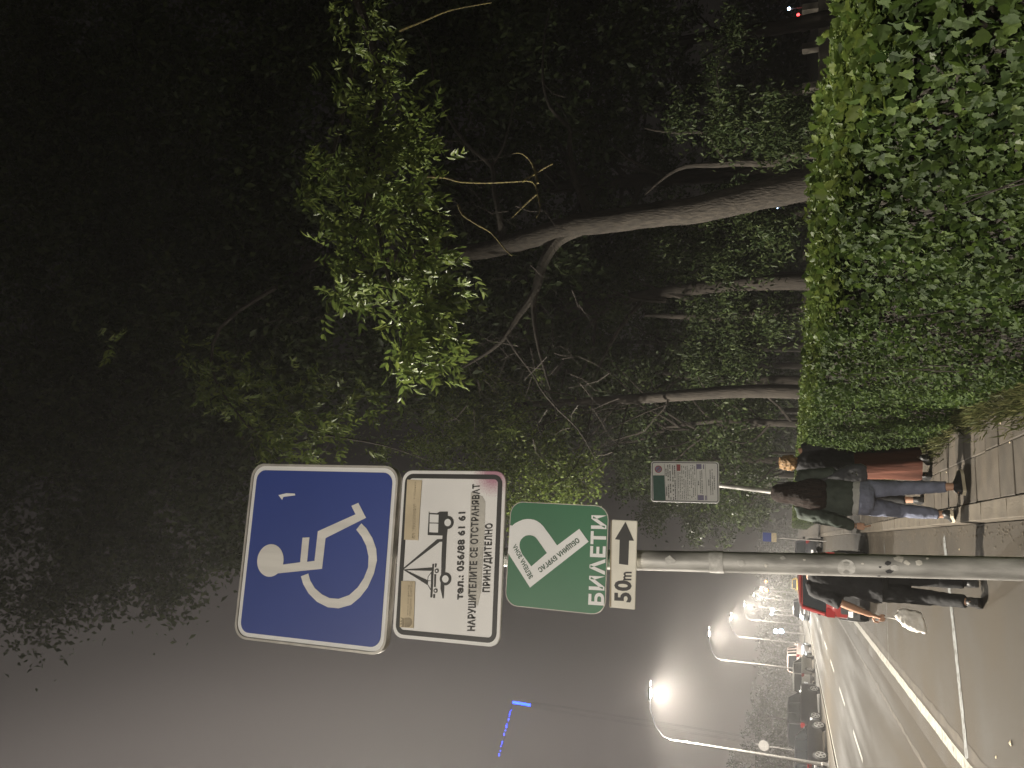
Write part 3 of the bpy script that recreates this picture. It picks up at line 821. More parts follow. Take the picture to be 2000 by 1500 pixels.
cluster_leaves('crown', C, [r * .95 for r in RR], 70, .12, M['leaf_mid'], low, LANCE_V, LANCE_F, 1.0)

random.seed(31)
GL = [('slim young tree behind the hedge with leaves reaching towards the pavement', 2.9, 19, 6.6, 2.1, 2.1, 80, 90, .11, M['leaf_mid'], .09),
      ('tree behind the parking notice with pale green leaves over the pavement', 2.4, 25, 7.6, 2.3, 2.3, 100, 90, .12, M['leaf_mid'], .12),
      ('dark tree farther along the pavement, seen between parking notice and grey post', 2.6, 33, 9.0, 2.9, 2.2, 110, 80, .15, M['leaf_mid'], .14),
      ('far roadside tree over the pavement just right of the grey post', 2.8, 44, 10.5, 3.3, 2.3, 110, 70, .2, M['leaf_mid'], .16),
      ('most distant roadside tree on the pavement side', 3.2, 60, 11.5, 4.0, 2.4, 100, 60, .28, M['leaf_dark'], .18),
      ('dark park tree with a straight stem deep behind the hedge', 9.5, 22, 10, 3.2, 3.2, 90, 60, .17, M['leaf_dark'], .17),
      ('shadowed park tree standing behind the bushy light-green tree', 6.6, 27, 11, 3.2, 3.0, 100, 60, .18, M['leaf_dark'], .18),
      ('barely lit park tree far right beyond the slender crooked tree', 15, 21, 10, 3.4, 4.0, 80, 50, .2, M['leaf_dark'], .2),
      ('dim park tree in the far row behind the hedge', 11.5, 34, 12, 4.0, 3.2, 90, 50, .26, M['leaf_dark'], .2),
      ('broad dim park tree filling the dark middle distance', 6.0, 40, 12, 4.0, 2.8, 100, 55, .26, M['leaf_dark'], .2),
      ('tall spreading tree whose dark crown closes the gap above the slender crooked tree', 8.2, 16.5, 13, 3.6, 4.6, 150, 110, .18, M['leaf_dark'], .2),
      ('tall dark tree with a high crown behind the fork of the leaning trunk', 5.2, 16.0, 12.5, 3.0, 5.0, 150, 110, .17, M['leaf_dark'], .16),
      ('high-crowned dark tree between the leaning trunk and the signs', 4.4, 22.5, 13, 3.0, 5.2, 130, 110, .19, M['leaf_dark'], .16),
      ('high dark tree in the upper right of the park', 15.5, 16.5, 14, 4.2, 4.4, 140, 100, .2, M['leaf_dark'], .2),
      ('tall dim tree at the far right of the park', 22, 36, 13, 4.6, 3.5, 80, 45, .32, M['leaf_dark'], .22),
      ('remote dim park tree behind all the others', 12, 55, 13, 5.0, 2.6, 90, 45, .36, M['leaf_dark'], .22)]
for (lab, x, y, h, cr, cz0, nc, per, ls, m, tr) in GL:
    park_tree(lab, x, y, h, cr, cz0, nc, per, ls, m, tr, lean=(random.uniform(-.5, .4), random.uniform(-.3, .3)))
# bare stems in the gap above the hedge
st = [(2.6, 27.2, .07), (3.1, 29.5, .06), (4.9, 25, .16), (3.6, 24.5, .10), (8.0, 17.5, .15), (5.0, 31, .12), (3.4, 36, .10)]
labs = ['thin pale stem rising above the hedge near the parking notice', 'second thin stem above the hedge near the parking notice', 'thick leaning brown stem above the middle of the hedge', 'narrow pale stem beside the thick leaning brown stem',
        'dark smooth stem left of the thick forked trunk', 'dim stem in the shade behind the middle of the hedge', 'faint distant stem behind the far end of the hedge']
for (x, y, r), lb in zip(st, labs):
    t = empty('bare_stem_tree', lb, 'tree', (x, y, 0), group='bare stems behind the hedge')
    dx = -.5 if r > .12 else random.uniform(-.25, .15)
    P, Q = smooth_pts([(0, 0, -.1), (dx * .2, 0, 1.4), (dx * .6, .1, 2.8), (dx, .1, 3.9)], [r * 1.15, r, r * .85, r * .5], 4)
    MB().tube(P, Q, 10).build('trunk', M['bark_dark'], t, smooth=True)
    C = [(dx * .6 + random.gauss(0, .75), random.gauss(-.2, .7), random.uniform(2.3, 5.0)) for _ in range(34)]
    cluster_leaves('crown', C, .55, 60, .13, M['leaf_mid'], t)

# opposite side trees
OP = [(-16.5, 38, 7.5), (-17.5, 47, 8.5), (-17, 57, 8.0), (-18, 68, 9), (-17.5, 82, 9.5), (-17, 98, 9), (-16.5, 116, 10), (-22, 52, 10), (-24, 75, 11), (-15.5, 140, 9)]
ol = ['nearest grey tree across the road at the left edge', 'dim tree across the road behind the two black parked cars', 'dim tree across the road behind the black off-road car', 'hazy tree across the road behind the grey parked car', 'hazy tree across the road behind the pale wagon',
      'faint tree across the road beyond the third lamp post', 'faint tree across the road lit by a distant lamp', 'tall shadowy tree in the second row across the road', 'tall shadowy tree farther back across the road', 'small bright tree at the far end of the road']
for (x, y, h), lb in zip(OP, ol):
    x -= 14
    park_tree(lb, x, y, h, h * .36, h * .16, 70, 50, .20 + y * .0008, M['leaf_dark'], .16, lean=(random.uniform(-.4, .4), 0), group='trees across the road', name='roadside_tree', per_rad=.7)
# far woods closing the park
for nm, lb, x0, x1, y0, y1, nn in (('far_wood', 'dark mass of far park trees closing the view behind the hedge', 4, 70, 66, 110, 800), ('far_wood', 'dark mass of trees closing the end of the road', -70, 4, 190, 230, 700)):
    C = [(random.uniform(x0, x1), random.uniform(y0, y1), random.uniform(.8, 10.5) * random.uniform(.6, 1)) for _ in range(nn)]
    o = cluster_leaves(nm, C, 2.0, 22, .8, M['leaf_dark'], None)
    tag(o, lb, 'wood', kind='stuff')
# pale low wall pieces and ground beyond the trees at the right
w = empty('park_wall', 'low pale wall with short piers glimpsed through the trunks at the right', 'wall', (20, 33, 0))
MB().box(-12, 14, -.15, .15, 0, .45, c=.02).build('wall_base', M['wall'], w)
for i in range(14):
    MB().box(-12 + i * 2, -11.7 + i * 2, -.2, .2, .45, 1.15, c=.03).build('pier', M['wall'], w)

# ================================================================== SIGNS
_txt = {}
def text_mesh(s, off=0.0):
    cu = bpy.data.curves.new('t', 'FONT')
    cu.body = s; cu.size = 1; cu.offset = off; cu.resolution_u = 3; cu.space_character = 1.09
    ob = bpy.data.objects.new('t', cu); COL.objects.link(ob)
    dg = bpy.context.evaluated_depsgraph_get(); dg.update()
    me = bpy.data.meshes.new_from_object(ob.evaluated_get(dg))
    bpy.data.objects.remove(ob); bpy.data.curves.remove(cu)
    v = np.array([p.co[:] for p in me.vertices]); fs = [tuple(p.vertices) for p in me.polygons]
    bpy.data.meshes.remove(me)
    return v, fs
class Sign:
    def __init__(s, c, roll, y, zoom=(1, 0, 0)):
        s.y, s.z = y, zoom
        s.root_m = Matrix.Translation((c[0], y, c[1])) @ Matrix.Rotation(-roll, 4, 'Y') @ Matrix.Rotation(R(90), 4, 'X')
        s.inv = s.root_m.inverted()
    def p(s, zx, zy):
        k, ox, oy = s.z
        q = s.inv @ at_y(ox + zx / k, oy + zy / k, s.y)
        return (q.x, q.y)
    def poly(s, pts, name, m, h, parent, px=True, th=.0006):
        if px: pts = [s.p(*q) for q in pts]
        n = len(pts)
        b = MB()
        b.add([(x, y, h - th) for x, y in pts] + [(x, y, h) for x, y in pts],
              [tuple(range(n - 1, -1, -1)), tuple(range(n, 2 * n))] + [(i, (i + 1) % n, n + (i + 1) % n, n + i) for i in range(n)])
        return b.build(name, m, parent)
    def text(s, t, LB, RB, LT, name, m, h, parent, off=.02):
        v, fs = text_mesh(t, off)
        lb, rb, lt = [Vector(s.p(*q)) for q in (LB, RB, LT)]
        w = v[:, 0].max() - v[:, 0].min()
        cap = 0.72
        ex, ey = (rb - lb) / w, (lt - lb) / cap
        b = MB()
        x0 = v[:, 0].min()
        b.add([((lb + ex * (p[0] - x0) + ey * p[1]).x, (lb + ex * (p[0] - x0) + ey * p[1]).y, h) for p in v], fs)
        return b.build(name, m, parent, fix=False)
def rrect(w, h, r, n=6, cx=0, cy_=0):
    P = []
    for (sx, sy, a0) in ((1, 1, 0), (-1, 1, 90), (-1, -1, 180), (1, -1, 270)):
        for i in range(n + 1):
            a = R(a0 + 90 * i / n)
            P.append((cx + sx * (w / 2 - r) + r * math.cos(a), cy_ + sy * (h / 2 - r) + r * math.sin(a)))
    return P
def circ(c, r, n=28, ry=None): return [(c[0] + r * math.cos(2 * math.pi * i / n), c[1] + (ry or r) * math.sin(2 * math.pi * i / n)) for i in range(n)]
def plate(root, w, h, r, m, lip=.012, back=True):
    b = MB()
    P = rrect(w, h, r); P2 = rrect(w - .004, h - .004, r)
    n = len(P)
    b.loft([[(x, y, -lip) for x, y in P], [(x, y, -.001) for x, y in P], [(x, y, 0) for x, y in P2]], 0)
    return b.build('sign_plate', m, root)

YS = 2.0
# grey post
post = empty('sign_post', 'tall grey galvanised steel post with torn sticker remains, carrying four signs', 'post', (0.034, 2.05, 0))
def pc(z): return (-0.0592 * z + (0.0) if z < 1 else -0.0592 * z)
ptop = 3.22
prof = [0, .4, .9, 1.4, 1.9, 2.4, ptop]
b = MB(); b.tube([(pc(z), 0, z) for z in prof], [.0275, .0275, .0268, .0272, .0265, .0265, .0265], 28)
b.build('pole', M['galv'], post, smooth=True)
b = MB(); b.ball((pc(ptop), 0, ptop), (.027, .027, .012), 16, 6); b.build('cap', M['plastic'], post)
b = MB(); b.tube([(0, 0, -.01), (0, 0, .05), (0, 0, .06)], [.09, .085, .05], 18); b.build('concrete_foot', M['kerb'], post, smooth=True)
# pale sticker patches and torn remains wrapped round the pole
def wrap_patch(name, zc, ac, pts, m, off=.0008):
    b = MB(); v = []
    for (a, dz) in pts:
        z = zc + dz; r = .0275 + off; an = R(ac + a)
        v.append((pc(z) + r * math.sin(an), -r * math.cos(an), z))
    c = (pc(zc) + (.0275 + off) * math.sin(R(ac)), -(.0275 + off) * math.cos(R(ac)), zc)
    b.add(v + [c], [(i, (i + 1) % len(v), len(v)) for i in range(len(v))])
    return b.build(name, m, post)
M['sticker_grey'] = mat('sticker_remains', (0.58, 0.57, 0.55), 0.6, var=0.25, scale=60)
M['sticker_pale'] = mat('pale_sticker_remains', (0.74, 0.71, 0.66), 0.6, var=0.25, scale=60)
M['sticker_dark'] = mat('dark_sticker_remains', (0.06, 0.06, 0.065), 0.6, var=0.2, scale=60)
wrap_patch('round_sticker', 1.475, -14, [(44 * math.cos(t), .020 * math.sin(t)) for t in [2 * math.pi * i / 22 for i in range(22)]], M['sticker_grey'])
random.seed(4)
for (z, a, sc, mm) in ((1.385, 14, 1.0, 'sticker_dark'), (1.382, -26, 1.1, 'sticker_dark'), (1.402, -5, .35, 'sticker_dark'), (1.403, -58, .5, 'sticker_dark'), (1.36, 38, 1.5, 'sticker_pale'), (1.345, 20, .9, 'sticker_pale'), (1.318, 18, 1.1, 'sticker_pale'), (1.36, 60, .7, 'sticker_pale'),
                       (1.44, 10, .5, 'sticker_pale'), (1.30, 44, .5, 'sticker_pale'), (1.66, -10, .6, 'sticker_pale'), (1.72, 0, 1.3, 'sticker_grey'), (1.62, 30, .8, 'sticker_grey'), (1.53, -40, .6, 'sticker_grey'), (1.37, -10, 1.2, 'sticker_grey'), (1.57, 22, .5, 'sticker_pale'), (1.90, 5, 1.6, 'sticker_grey')):
    k = random.randint(5, 8)
    pts = [(sc * 17 * random.uniform(.5, 1.1) * math.cos(2 * math.pi * i / k), sc * .0095 * random.uniform(.5, 1.1) * math.sin(2 * math.pi * i / k)) for i in range(k)]
    wrap_patch('torn_sticker', z, a, pts, M[mm], .0012)
# tape ring high on the post
b = MB(); b.tube([(pc(1.80), 0, 1.80), (pc(1.765), 0, 1.765)], [.0285, .0285], 28); b.build('tape_ring', M['sticker_grey'], post, smooth=True)

def sign_root(name, label, S):
    e = empty(name, label, 'sign'); e.matrix_world = S.root_m; return e
def brackets(root, h, zs=(-.6, .6), w=.10):
    for k in zs:
        b = MB(); b.box(-w / 2 + .03, w / 2 + .03, k * h / 2 - .012, k * h / 2 + .012, -.05, -.012); b.build('bracket', M['galv_dull'], root)

# blue wheelchair sign
S1 = Sign((-.144, 2.979), R(1.35), YS, (10 / 3, 440, 880))
r1 = sign_root('disabled_parking_sign', 'square blue sign with white wheelchair symbol and white rim, topmost on the grey post', S1)
plate(r1, .545, .540, .045, M['white'], lip=.022)
b = MB(); n_ = 28
P0, P1 = rrect(.549, .544, .046), rrect(.535, .530, .042)
b.loft([[(x, y, -.022) for x, y in P0], [(x, y, .004) for x, y in P0], [(x, y, .004) for x, y in P1], [(x, y, -.022) for x, y in P1], [(x, y, -.022) for x, y in P0]], 0, False)
b.build('rolled_edge', M['steel_edge'], r1)
S1.poly(rrect(.508, .503, .032), 'blue_field', M['blue'], .0012, r1, px=False)
S1.poly([(338, 800), (632, 770), (655, 570), (918, 438), (868, 340), (823, 360), (850, 415), (605, 525), (583, 718), (535, 724), (550, 565), (505, 567), (490, 727), (377, 742), (350, 750)], 'seated_figure', M['white_sym'], .0020, r1)
hc = Vector(S1.p(296, 715)); hr = (Vector(S1.p(296, 610)) - Vector(S1.p(296, 822))).length / 2
S1.poly(circ(hc, hr, 36), 'figure_head', M['white_sym'], .0024, r1, px=False)
S1.poly([(495, 818), (510, 870), (545, 930), (600, 985), (670, 1020), (740, 1027), (820, 1005), (880, 955), (930, 890), (970, 800), (990, 715), (985, 640), (960, 570), (920, 505), (888, 474),
         (855, 515), (890, 560), (920, 620), (935, 690), (932, 760), (905, 830), (865, 890), (810, 940), (740, 965), (680, 960), (630, 935), (585, 895), (555, 845), (543, 800)], 'wheel_arc', M['white_sym'], .0022, r1)
S1.poly([(348, 290), (372, 322), (380, 302), (418, 297), (457, 292), (455, 280), (400, 278), (370, 285)], 'sticker_digit', M['white'], .0018, r1)
brackets(r1, .54)
MB().box(-.18, .20, -.262, -.236, -.045, -.022).build('bracket_rail', M['galv_dull'], r1)

# towing notice
S2 = Sign((-.111, 2.526), R(1.9), YS, (7.5, 760, 900))
r2 = sign_root('towing_notice', 'white towing notice with black frame, tow truck pictogram and pink spray on its corner', S2)
plate(r2, .483, .334, .032, M['tow_white'], lip=.010)
def ring(S, w, h, r, t, root, m, hgt, name):
    b = MB()
    A, B = rrect(w, h, r), rrect(w - 2 * t, h - 2 * t, max(.004, r - t))
    b.loft([[(x, y, hgt - .0008) for x, y in A], [(x, y, hgt) for x, y in A], [(x, y, hgt) for x, y in B], [(x, y, hgt - .0008) for x, y in B], [(x, y, hgt - .0008) for x, y in A]], 0, False)
    return b.build(name, m, root)
ring(S2, .463, .314, .026, .0135, r2, M['black'], .0012, 'black_frame')
def C2(lst): return [(x, y + 1350) for x, y in lst]
st1 = S2.poly([(270, 275), (485, 285), (455, 700), (430, 1165), (222, 1155), (245, 700)], 'cream_sticker', M['cream'], .0022, r2)
st2 = S2.poly(C2([(185, 410), (385, 415), (375, 700), (362, 1100), (160, 1085)]), 'cream_sticker', M['cream'], .0022, r2)
S2.poly([(567, 1088), (585, 745), (592, 745), (592, 765), (700, 770), (745, 745), (860, 745), (858, 1000), (845, 1105), (785, 1100), (783, 1095)], 'truck_cab', M['black'], .0016, r2)
S2.poly([(600, 782), (730, 790), (726, 907), (597, 903)], 'truck_window', M['white'], .0021, r2)
S2.poly([(597, 917), (725, 921), (720, 1052), (592, 1046)], 'truck_window', M['white'], .0021, r2)
def wheel(c, ro, ri, ylocal=True):
    cc = Vector(S2.p(*c)); a = (Vector(S2.p(c[0], c[1] - ro)) - Vector(S2.p(c[0], c[1] + ro))).length / 2
    S2.poly(circ(cc, a), 'truck_wheel', M['black'], .0019, r2, px=False)
    S2.poly(circ(cc, a * ri / ro), 'truck_hub', M['white'], .0023, r2, px=False)
wheel((862, 905), 95, 54)
S2.poly([(785, 1098), (845, 1103), (835, 1350), (822, 1640), (810, 1830), (800, 2015), (786, 2015), (755, 1870), (765, 1600), (772, 1350)], 'truck_bed', M['black'], .0016, r2)
wheel((828, 1730), 95, 54)
S2.poly([(705, 1150), (792, 1148), (783, 1185), (745, 1187), (222, 1585), (212, 1570)], 'crane_arm', M['black'], .0017, r2)
S2.poly(C2([(212, 242), (630, 212), (655, 212), (655, 262), (630, 262), (213, 252)]), 'crane_cable', M['black'], .0017, r2)
S2.poly(C2([(212, 248), (230, 246), (560, 400), (562, 468)]), 'crane_cable', M['black'], .0018, r2)
S2.poly(C2([(606, 650), (632, 652), (658, 162), (638, 160)]), 'car_side', M['black'], .0019, r2)
for q in ([(650, 600), (675, 605), (672, 660), (648, 660)], [(665, 310), (690, 312), (682, 500), (660, 498)], [(675, 155), (700, 158), (690, 212), (672, 210)]):
    S2.poly(C2(q), 'car_sill', M['black'], .0016, r2)
for c in ((700, 262), (683, 552)): wheel((c[0], c[1] + 1350), 33, 15)
S2.poly(C2([(630, 262), (570, 345), (565, 400), (562, 460), (608, 545), (630, 545)]), 'car_cabin', M['black'], .0015, r2)
S2.poly(C2([(618, 300), (580, 350), (577, 400), (618, 405)]), 'car_window', M['white'], .0024, r2)
S2.poly(C2([(618, 412), (577, 412), (575, 455), (612, 520)]), 'car_window', M['white'], .0024, r2)
# glue stain behind the lettering
S2.poly([(1200, 460), (1370, 520), (1410, 600), (1400, 1000), (1370, 1500), (1350, 1900), (1300, 2120), (1180, 2030), (1150, 1950), (1180, 1200)], 'glue_stain', M['stain'], .0009, r2)
S2.z = (10 / 3, 440, 880)
S2.text('тел.: 056/88 61 61', (1546, 970), (1562, 400), (1503, 970), 'phone_lettering', M['black'], .0026, r2, .03)
S2.text('НАРУШИТЕЛИТЕ СЕ ОТСТРАНЯВАТ', (1624, 1175), (1657, 218), (1578, 1174), 'notice_lettering', M['black'], .0026, r2, .024)
S2.text('ПРИНУДИТЕЛНО', (1721, 922), (1739, 475), (1677, 922), 'notice_lettering', M['black'], .0026, r2, .024)
S2.z = (7.5, 760, 900)
S2.text('www.burgas.bg', (285, 2265), (300, 1820), (262, 2265), 'faded_lettering', M['faint'], .0028, r2, .0)
S2.text('ОБЩИНА БУРГАС', (325, 2265), (348, 1775), (298, 2265), 'faded_lettering', M['faint'], .0028, r2, .0)
S2.text('ОП „ТРАНСПОРТ“', (385, 1140), (405, 630), (360, 1140), 'faded_lettering', M['faint'], .0028, r2, .0)
S2.text('на територията', (355, 1130), (375, 640), (335, 1130), 'faded_lettering', M['faint'], .0028, r2, -.005)
S2.text('в общината', (385, 560), (402, 310), (360, 560), 'faded_lettering', M['faint'], .0028, r2, -.005)
S2.poly(C2([(232, 950), (232, 1085), (300, 1085), (335, 1050), (345, 1010), (330, 965), (300, 945)]), 'crest_shield', M['crest'], .0028, r2)
S2.poly(C2([(225, 960), (170, 940), (200, 975), (160, 1000), (195, 1015), (155, 1045), (195, 1050), (185, 1085), (225, 1080)]), 'crest_crown', M['crest'], .0030, r2)
brackets(r2, .33)

# green zone sign
S3 = Sign((-.0895, 2.203), R(.5), YS, (5.77, 960, 960))
r3 = sign_root('green_zone_sign', 'square green parking zone sign with a tilted white letter P', S3)
plate(r3, .284, .282, .036, M['green'], lip=.006)
b = MB(); P0, P1 = rrect(.2855, .2835, .0365), rrect(.2815, .2795, .035)
b.loft([[(x, y, -.006) for x, y in P0], [(x, y, .0006) for x, y in P0], [(x, y, .0006) for x, y in P1], [(x, y, -.006) for x, y in P1], [(x, y, -.006) for x, y in P0]], 0, False)
b.build('plate_edge', M['steel_edge'], r3)
S3.poly([(1095, 565), (990, 420), (740, 608), (680, 522), (620, 440), (585, 392), (550, 357), (515, 333), (480, 318), (440, 311), (400, 310), (355, 317), (310, 335), (268, 357), (232, 387), (222, 378), (210, 384), (190, 660), (186, 690), (435, 1082)], 'letter_p', M['white'], .0012, r3)
S3.poly([(625, 693), (560, 600), (510, 530), (492, 511), (470, 500), (445, 493), (420, 492), (388, 498), (360, 515), (336, 540), (322, 570), (318, 605), (322, 640), (345, 700), (400, 775), (450, 843)], 'letter_counter', M['green'], .0018, r3)
S3.text('ЗЕЛЕНА ЗОНА', (470, 962), (277, 588), (432, 992), 'lettering', M['black_green'], .0022, r3, .03)
S3.text('ОБЩИНА БУРГАС', (966, 520), (520, 872), (999, 562), 'lettering', M['black_green'], .0022, r3, .03)
S3.text('БИ\u039bЕТИ', (1260, 1285), (1294, 270), (1100, 1275), 'tickets_lettering', M['white'], .0016, r3, .035)
brackets(r3, .28)

# fifty metre arrow plate
S4 = Sign((-.0945, 2.017), R(.6), YS, (5.77, 960, 960))
r4 = sign_root('distance_plate', 'small cream plate reading 50m with a black arrow, lowest on the post', S4)
plate(r4, .228, .0685, .003, M['cream_plate'], lip=.004)
S4.poly([(1510, 340), (1605, 555), (1550, 553), (1540, 830), (1437, 815), (1445, 545), (1392, 538)], 'arrow', M['black'], .0010, r4)
S4.text('50', (1565, 1250), (1568, 1005), (1383, 1240), 'digits', M['black'], .0010, r4, .035)
S4.text('m', (1572, 1002), (1577, 905), (1440, 1000), 'letter_m', M['black'], .0010, r4, .02)
S4.poly([(1345, 320), (1352, 320), (1350, 1300), (1330, 1300)], 'edge_tape', M['faint'], .0008, r4)
brackets(r4, .06, (0,), .06)

# parking notice farther on
YI = 8.6
S5 = Sign((.5545, 2.733), R(1.6), YI, (12.5, 1260, 890))
r5 = sign_root('parking_notice', 'tall white parking rules notice with green header and no-parking roundel beyond the women', S5)
plate(r5, .462, .758, .035, M['white'], lip=.01)
ring(S5, .442, .738, .03, .009, r5, M['info_print'], .002, 'dark_frame')
S5.poly([(192, 482), (470, 480), (496, 1086), (205, 1092)], 'green_header', M['info_green'], .002, r5)
cc = Vector(S5.p(325, 330)); rr_ = (Vector(S5.p(325, 242)) - Vector(S5.p(325, 420))).length / 2
S5.poly(circ(cc, rr_), 'roundel_rim', M['red_print'], .002, r5, px=False)
S5.poly(circ(cc, rr_ * .78), 'roundel_field', M['violet'], .0032, r5, px=False)
S5.poly([(385, 262), (398, 275), (268, 400), (255, 386)], 'roundel_bar', M['red_print'], .0044, r5)
S5.poly([(765, 213), (860, 213), (860, 372), (768, 372)], 'red_panel', M['red_print'], .002, r5)
for q in ([(1250, 205), (1375, 205), (1378, 322), (1258, 330)], [(1285, 962), (1430, 965), (1438, 1088), (1290, 1088)]): S5.poly(q, 'violet_panel', M['violet'], .002, r5)
for q in ([(1412, 215), (1440, 215), (1440, 330), (1415, 325)], [(1468, 975), (1500, 975), (1502, 1088), (1470, 1088)]): S5.poly(q, 'violet_stripe', M['violet'], .002, r5)
for x0, x1 in ((466, 497), (768, 786), (1246, 1278), (1462, 1512)): S5.poly([(x0, 200), (x0 + 8, 200), (x1 + 8, 1090), (x1, 1090)], 'rule_line', M['info_faint'], .0022, r5)
random.seed(8)
def bars(xs, y0, y1, wd, m, name, dens=.8, skip=None):
    b = MB()
    for x in xs:
        y = y0 + random.uniform(0, 40)
        while y < y1:
            L = random.uniform(14, 55)
            if random.random() < dens and not (skip and skip(x, y)):
                f = (y - 200) / 900 * 32
                q = [S5.p(x + f, y), S5.p(x + f + wd, y), S5.p(x + f + wd, min(y + L, y1)), S5.p(x + f, min(y + L, y1))]
                b.add([(a, c, .0022) for a, c in q], [(0, 1, 2, 3)])
            y += L + random.uniform(7, 14)
    b.build(name, m, r5)
bars([540, 590, 655, 705], 215, 1080, 24, M['info_print'], 'small_print', .9, lambda x, y: 600 < y < 650)
bars([492], 315, 500, 24, M['info_print'], 'small_print', 1); bars([492], 740, 990, 24, M['info_print'], 'small_print', 1)
bars([790, 835, 880, 925, 970, 1015, 1060, 1105, 1150, 1195], 225, 1070, 17, M['info_faint'], 'small_print', .8, lambda x, y: x < 850 and y < 380)
bars([1275], 580, 720, 26, M['info_print'], 'small_print', 1)
bars([1325, 1365], 345, 930, 20, M['info_faint'], 'small_print', .9); bars([1525], 570, 740, 30, M['info_faint'], 'small_print', 1); bars([1570, 1620], 330, 960, 20, M['info_faint'], 'small_print', .85); bars([1665], 480, 830, 20, M['info_faint'], 'small_print', .85)
b = MB(); b.tube([(-.03, -.36, -.035), (-.03, .30, -.035)], .024, 12); b.build('bracket', M['galv_dull'], r5)
pp = empty('notice_post', 'thin shiny steel post carrying the tall parking rules notice', 'post', (.48, YI + .045, 0))
q0, q1 = at_y(1404, 947, YI), at_y(1525, 962, YI)
P = [Vector((0, 0, .1))]
z = [q1, q0]; dx = (q0.x - q1.x) / (q0.z - q1.z)
x_of = lambda zz: q1.x + dx * (zz - q1.z) - .48
b = MB(); b.tube([(x_of(zz), 0, zz) for zz in (.1, 1.0, 2.0, 3.05)], .024, 16); b.build('pole', M['galv'], pp, smooth=True)
b = MB(); b.tube([(x_of(.1), 0, .1), (x_of(.1), 0, .16)], [.05, .04], 14); b.build('base_collar', M['galv_dull'], pp, smooth=True)

# small blue and white sign far along the pavement
e = empty('small_road_sign', 'tiny blue and white road sign on a thin post far along the pavement', 'sign', (.02, 40, 0))
MB().tube([(0, .04, 0), (0, .04, 2.75)], .03, 8).build('pole', M['galv_dull'], e)
MB().box(-.22, .22, 0, .02, 2.55, 2.95).build('blue_plate', M['blue'], e)
MB().box(-.22, .22, 0, .02, 2.30, 2.54).build('white_plate', M['cream'], e)

# ================================================================== STREET LAMPS
def make_lamp():
    t = empty('street_lamp')
    b = MB(); b.tube([(0, 0, 0), (0, 0, .3), (0, 0, .32), (-.02, 0, 4), (-.05, 0, 7.2)], [.11, .11, .085, .07, .05], 12); b.build('pole', M['galv_dull'], t, smooth=True)
    MB().tube([(0, 0, 0), (0, 0, .03)], [.2, .2], 12).build('base_plate', M['galv_dull'], t)
    for z in (5.8, 6.3):
        MB().tube([(-.035, 0, z), (-.04, 0, z + .07)], [.085, .085], 12).build('clamp_ring', M['galv_dull'], t)
    b = MB(); b.tube([(-.05, 0, 7.1), (.05, 0, 7.5), (.5, 0, 7.9), (1.2, 0, 8.15), (1.75, 0, 8.22)], [.045, .04, .035, .03, .03], 10); b.build('arm', M['dark_steel'], t, smooth=True)
    h = MB().loft([[(x, s * w, z) for s, z in ((-1, z0), (1, z0), (.8, z1), (-.8, z1))] for x, w, z0, z1 in ((1.62, .06, 8.19, 8.26), (1.75, .12, 8.17, 8.29), (2.1, .14, 8.18, 8.29), (2.25, .08, 8.20, 8.26))]).build('lamp_head', M['dark_steel'], t)
    MB().box(1.80, 2.15, -.09, .09, 8.150, 8.168).build('lamp_glass', M['lamp_on'], h)
    # second small head turned to the pavement side
    h2 = MB().loft([[(x, s * w, z) for s, z in ((-1, z0), (1, z0), (.8, z1), (-.8, z1))] for x, w, z0, z1 in ((2.30, .05, 8.20, 8.26), (2.40, .08, 8.19, 8.27), (2.62, .05, 8.21, 8.26))]).build('end_lamp', M['galv_dull'], t)
    MB().box(2.38, 2.56, -.05, .05, 8.165, 8.185).build('lamp_glass', M['lamp_small'], h2)
    return t
M['lamp_small'] = glow('small_lit_lamp', (1.0, 0.95, 0.85), 12.0)
proto = make_lamp()
lamps = [(-9.98, -17.5), (-9.98, 10.2), (-9.98, 39.3), (-10.35, 68.0), (-11.4, 93.0), (-12.1, 120.0), (-12.7, 150.0), (-13.4, 182.0)]
lamp_lab = ['street lamp behind the viewer on the far kerb, outside the frame', 'street lamp just outside the left edge, nearest to the signs', 'tall street lamp with the brightest glare and a small panel on its pole',
            'second lit street lamp in the row along the far kerb', 'third lit street lamp in the row along the far kerb', 'fourth lit street lamp in the row, smaller and dimmer', 'fifth street lamp of the row, next to the amber signal', 'most distant street lamp at the end of the row']
W_MULT = [7.2, 1.0, .45, .30, .24, .18, .14, .10]  # first value overdrives the unseen lamp so that the sign faces brighten
for i, ((x, y), lb) in enumerate(zip(lamps, lamp_lab)):
    t = proto if i == 0 else copy_tree(proto)
    t.location = (x, y, 0)
    tag(t, lb, 'street lamp', 'street lamps along the far kerb')
    ld = bpy.data.lights.new('lamp_light', 'SPOT'); ld.spot_size = R(174); ld.spot_blend = .35
    ld.energy = LAMP_W * W_MULT[i]; ld.color = LAMP_COL; ld.shadow_soft_size = .16
    lo = bpy.data.objects.new('lamp_light', ld); COL.objects.link(lo); lo.parent = t; lo.location = (1.97, 0, 8.03)
    ld.energy *= .72
    lg = bpy.data.lights.new('stray_light', 'POINT'); lg.energy = LAMP_W * (.30 if i < 2 else .45 if i == 2 else .20) * min(1, W_MULT[i]); lg.color = LAMP_COL; lg.shadow_soft_size = .10   # added point light that makes the haze glow around and above the head
    lo = bpy.data.objects.new('stray_light', lg); COL.objects.link(lo); lo.parent = t; lo.location = (1.97, 0, 8.06)
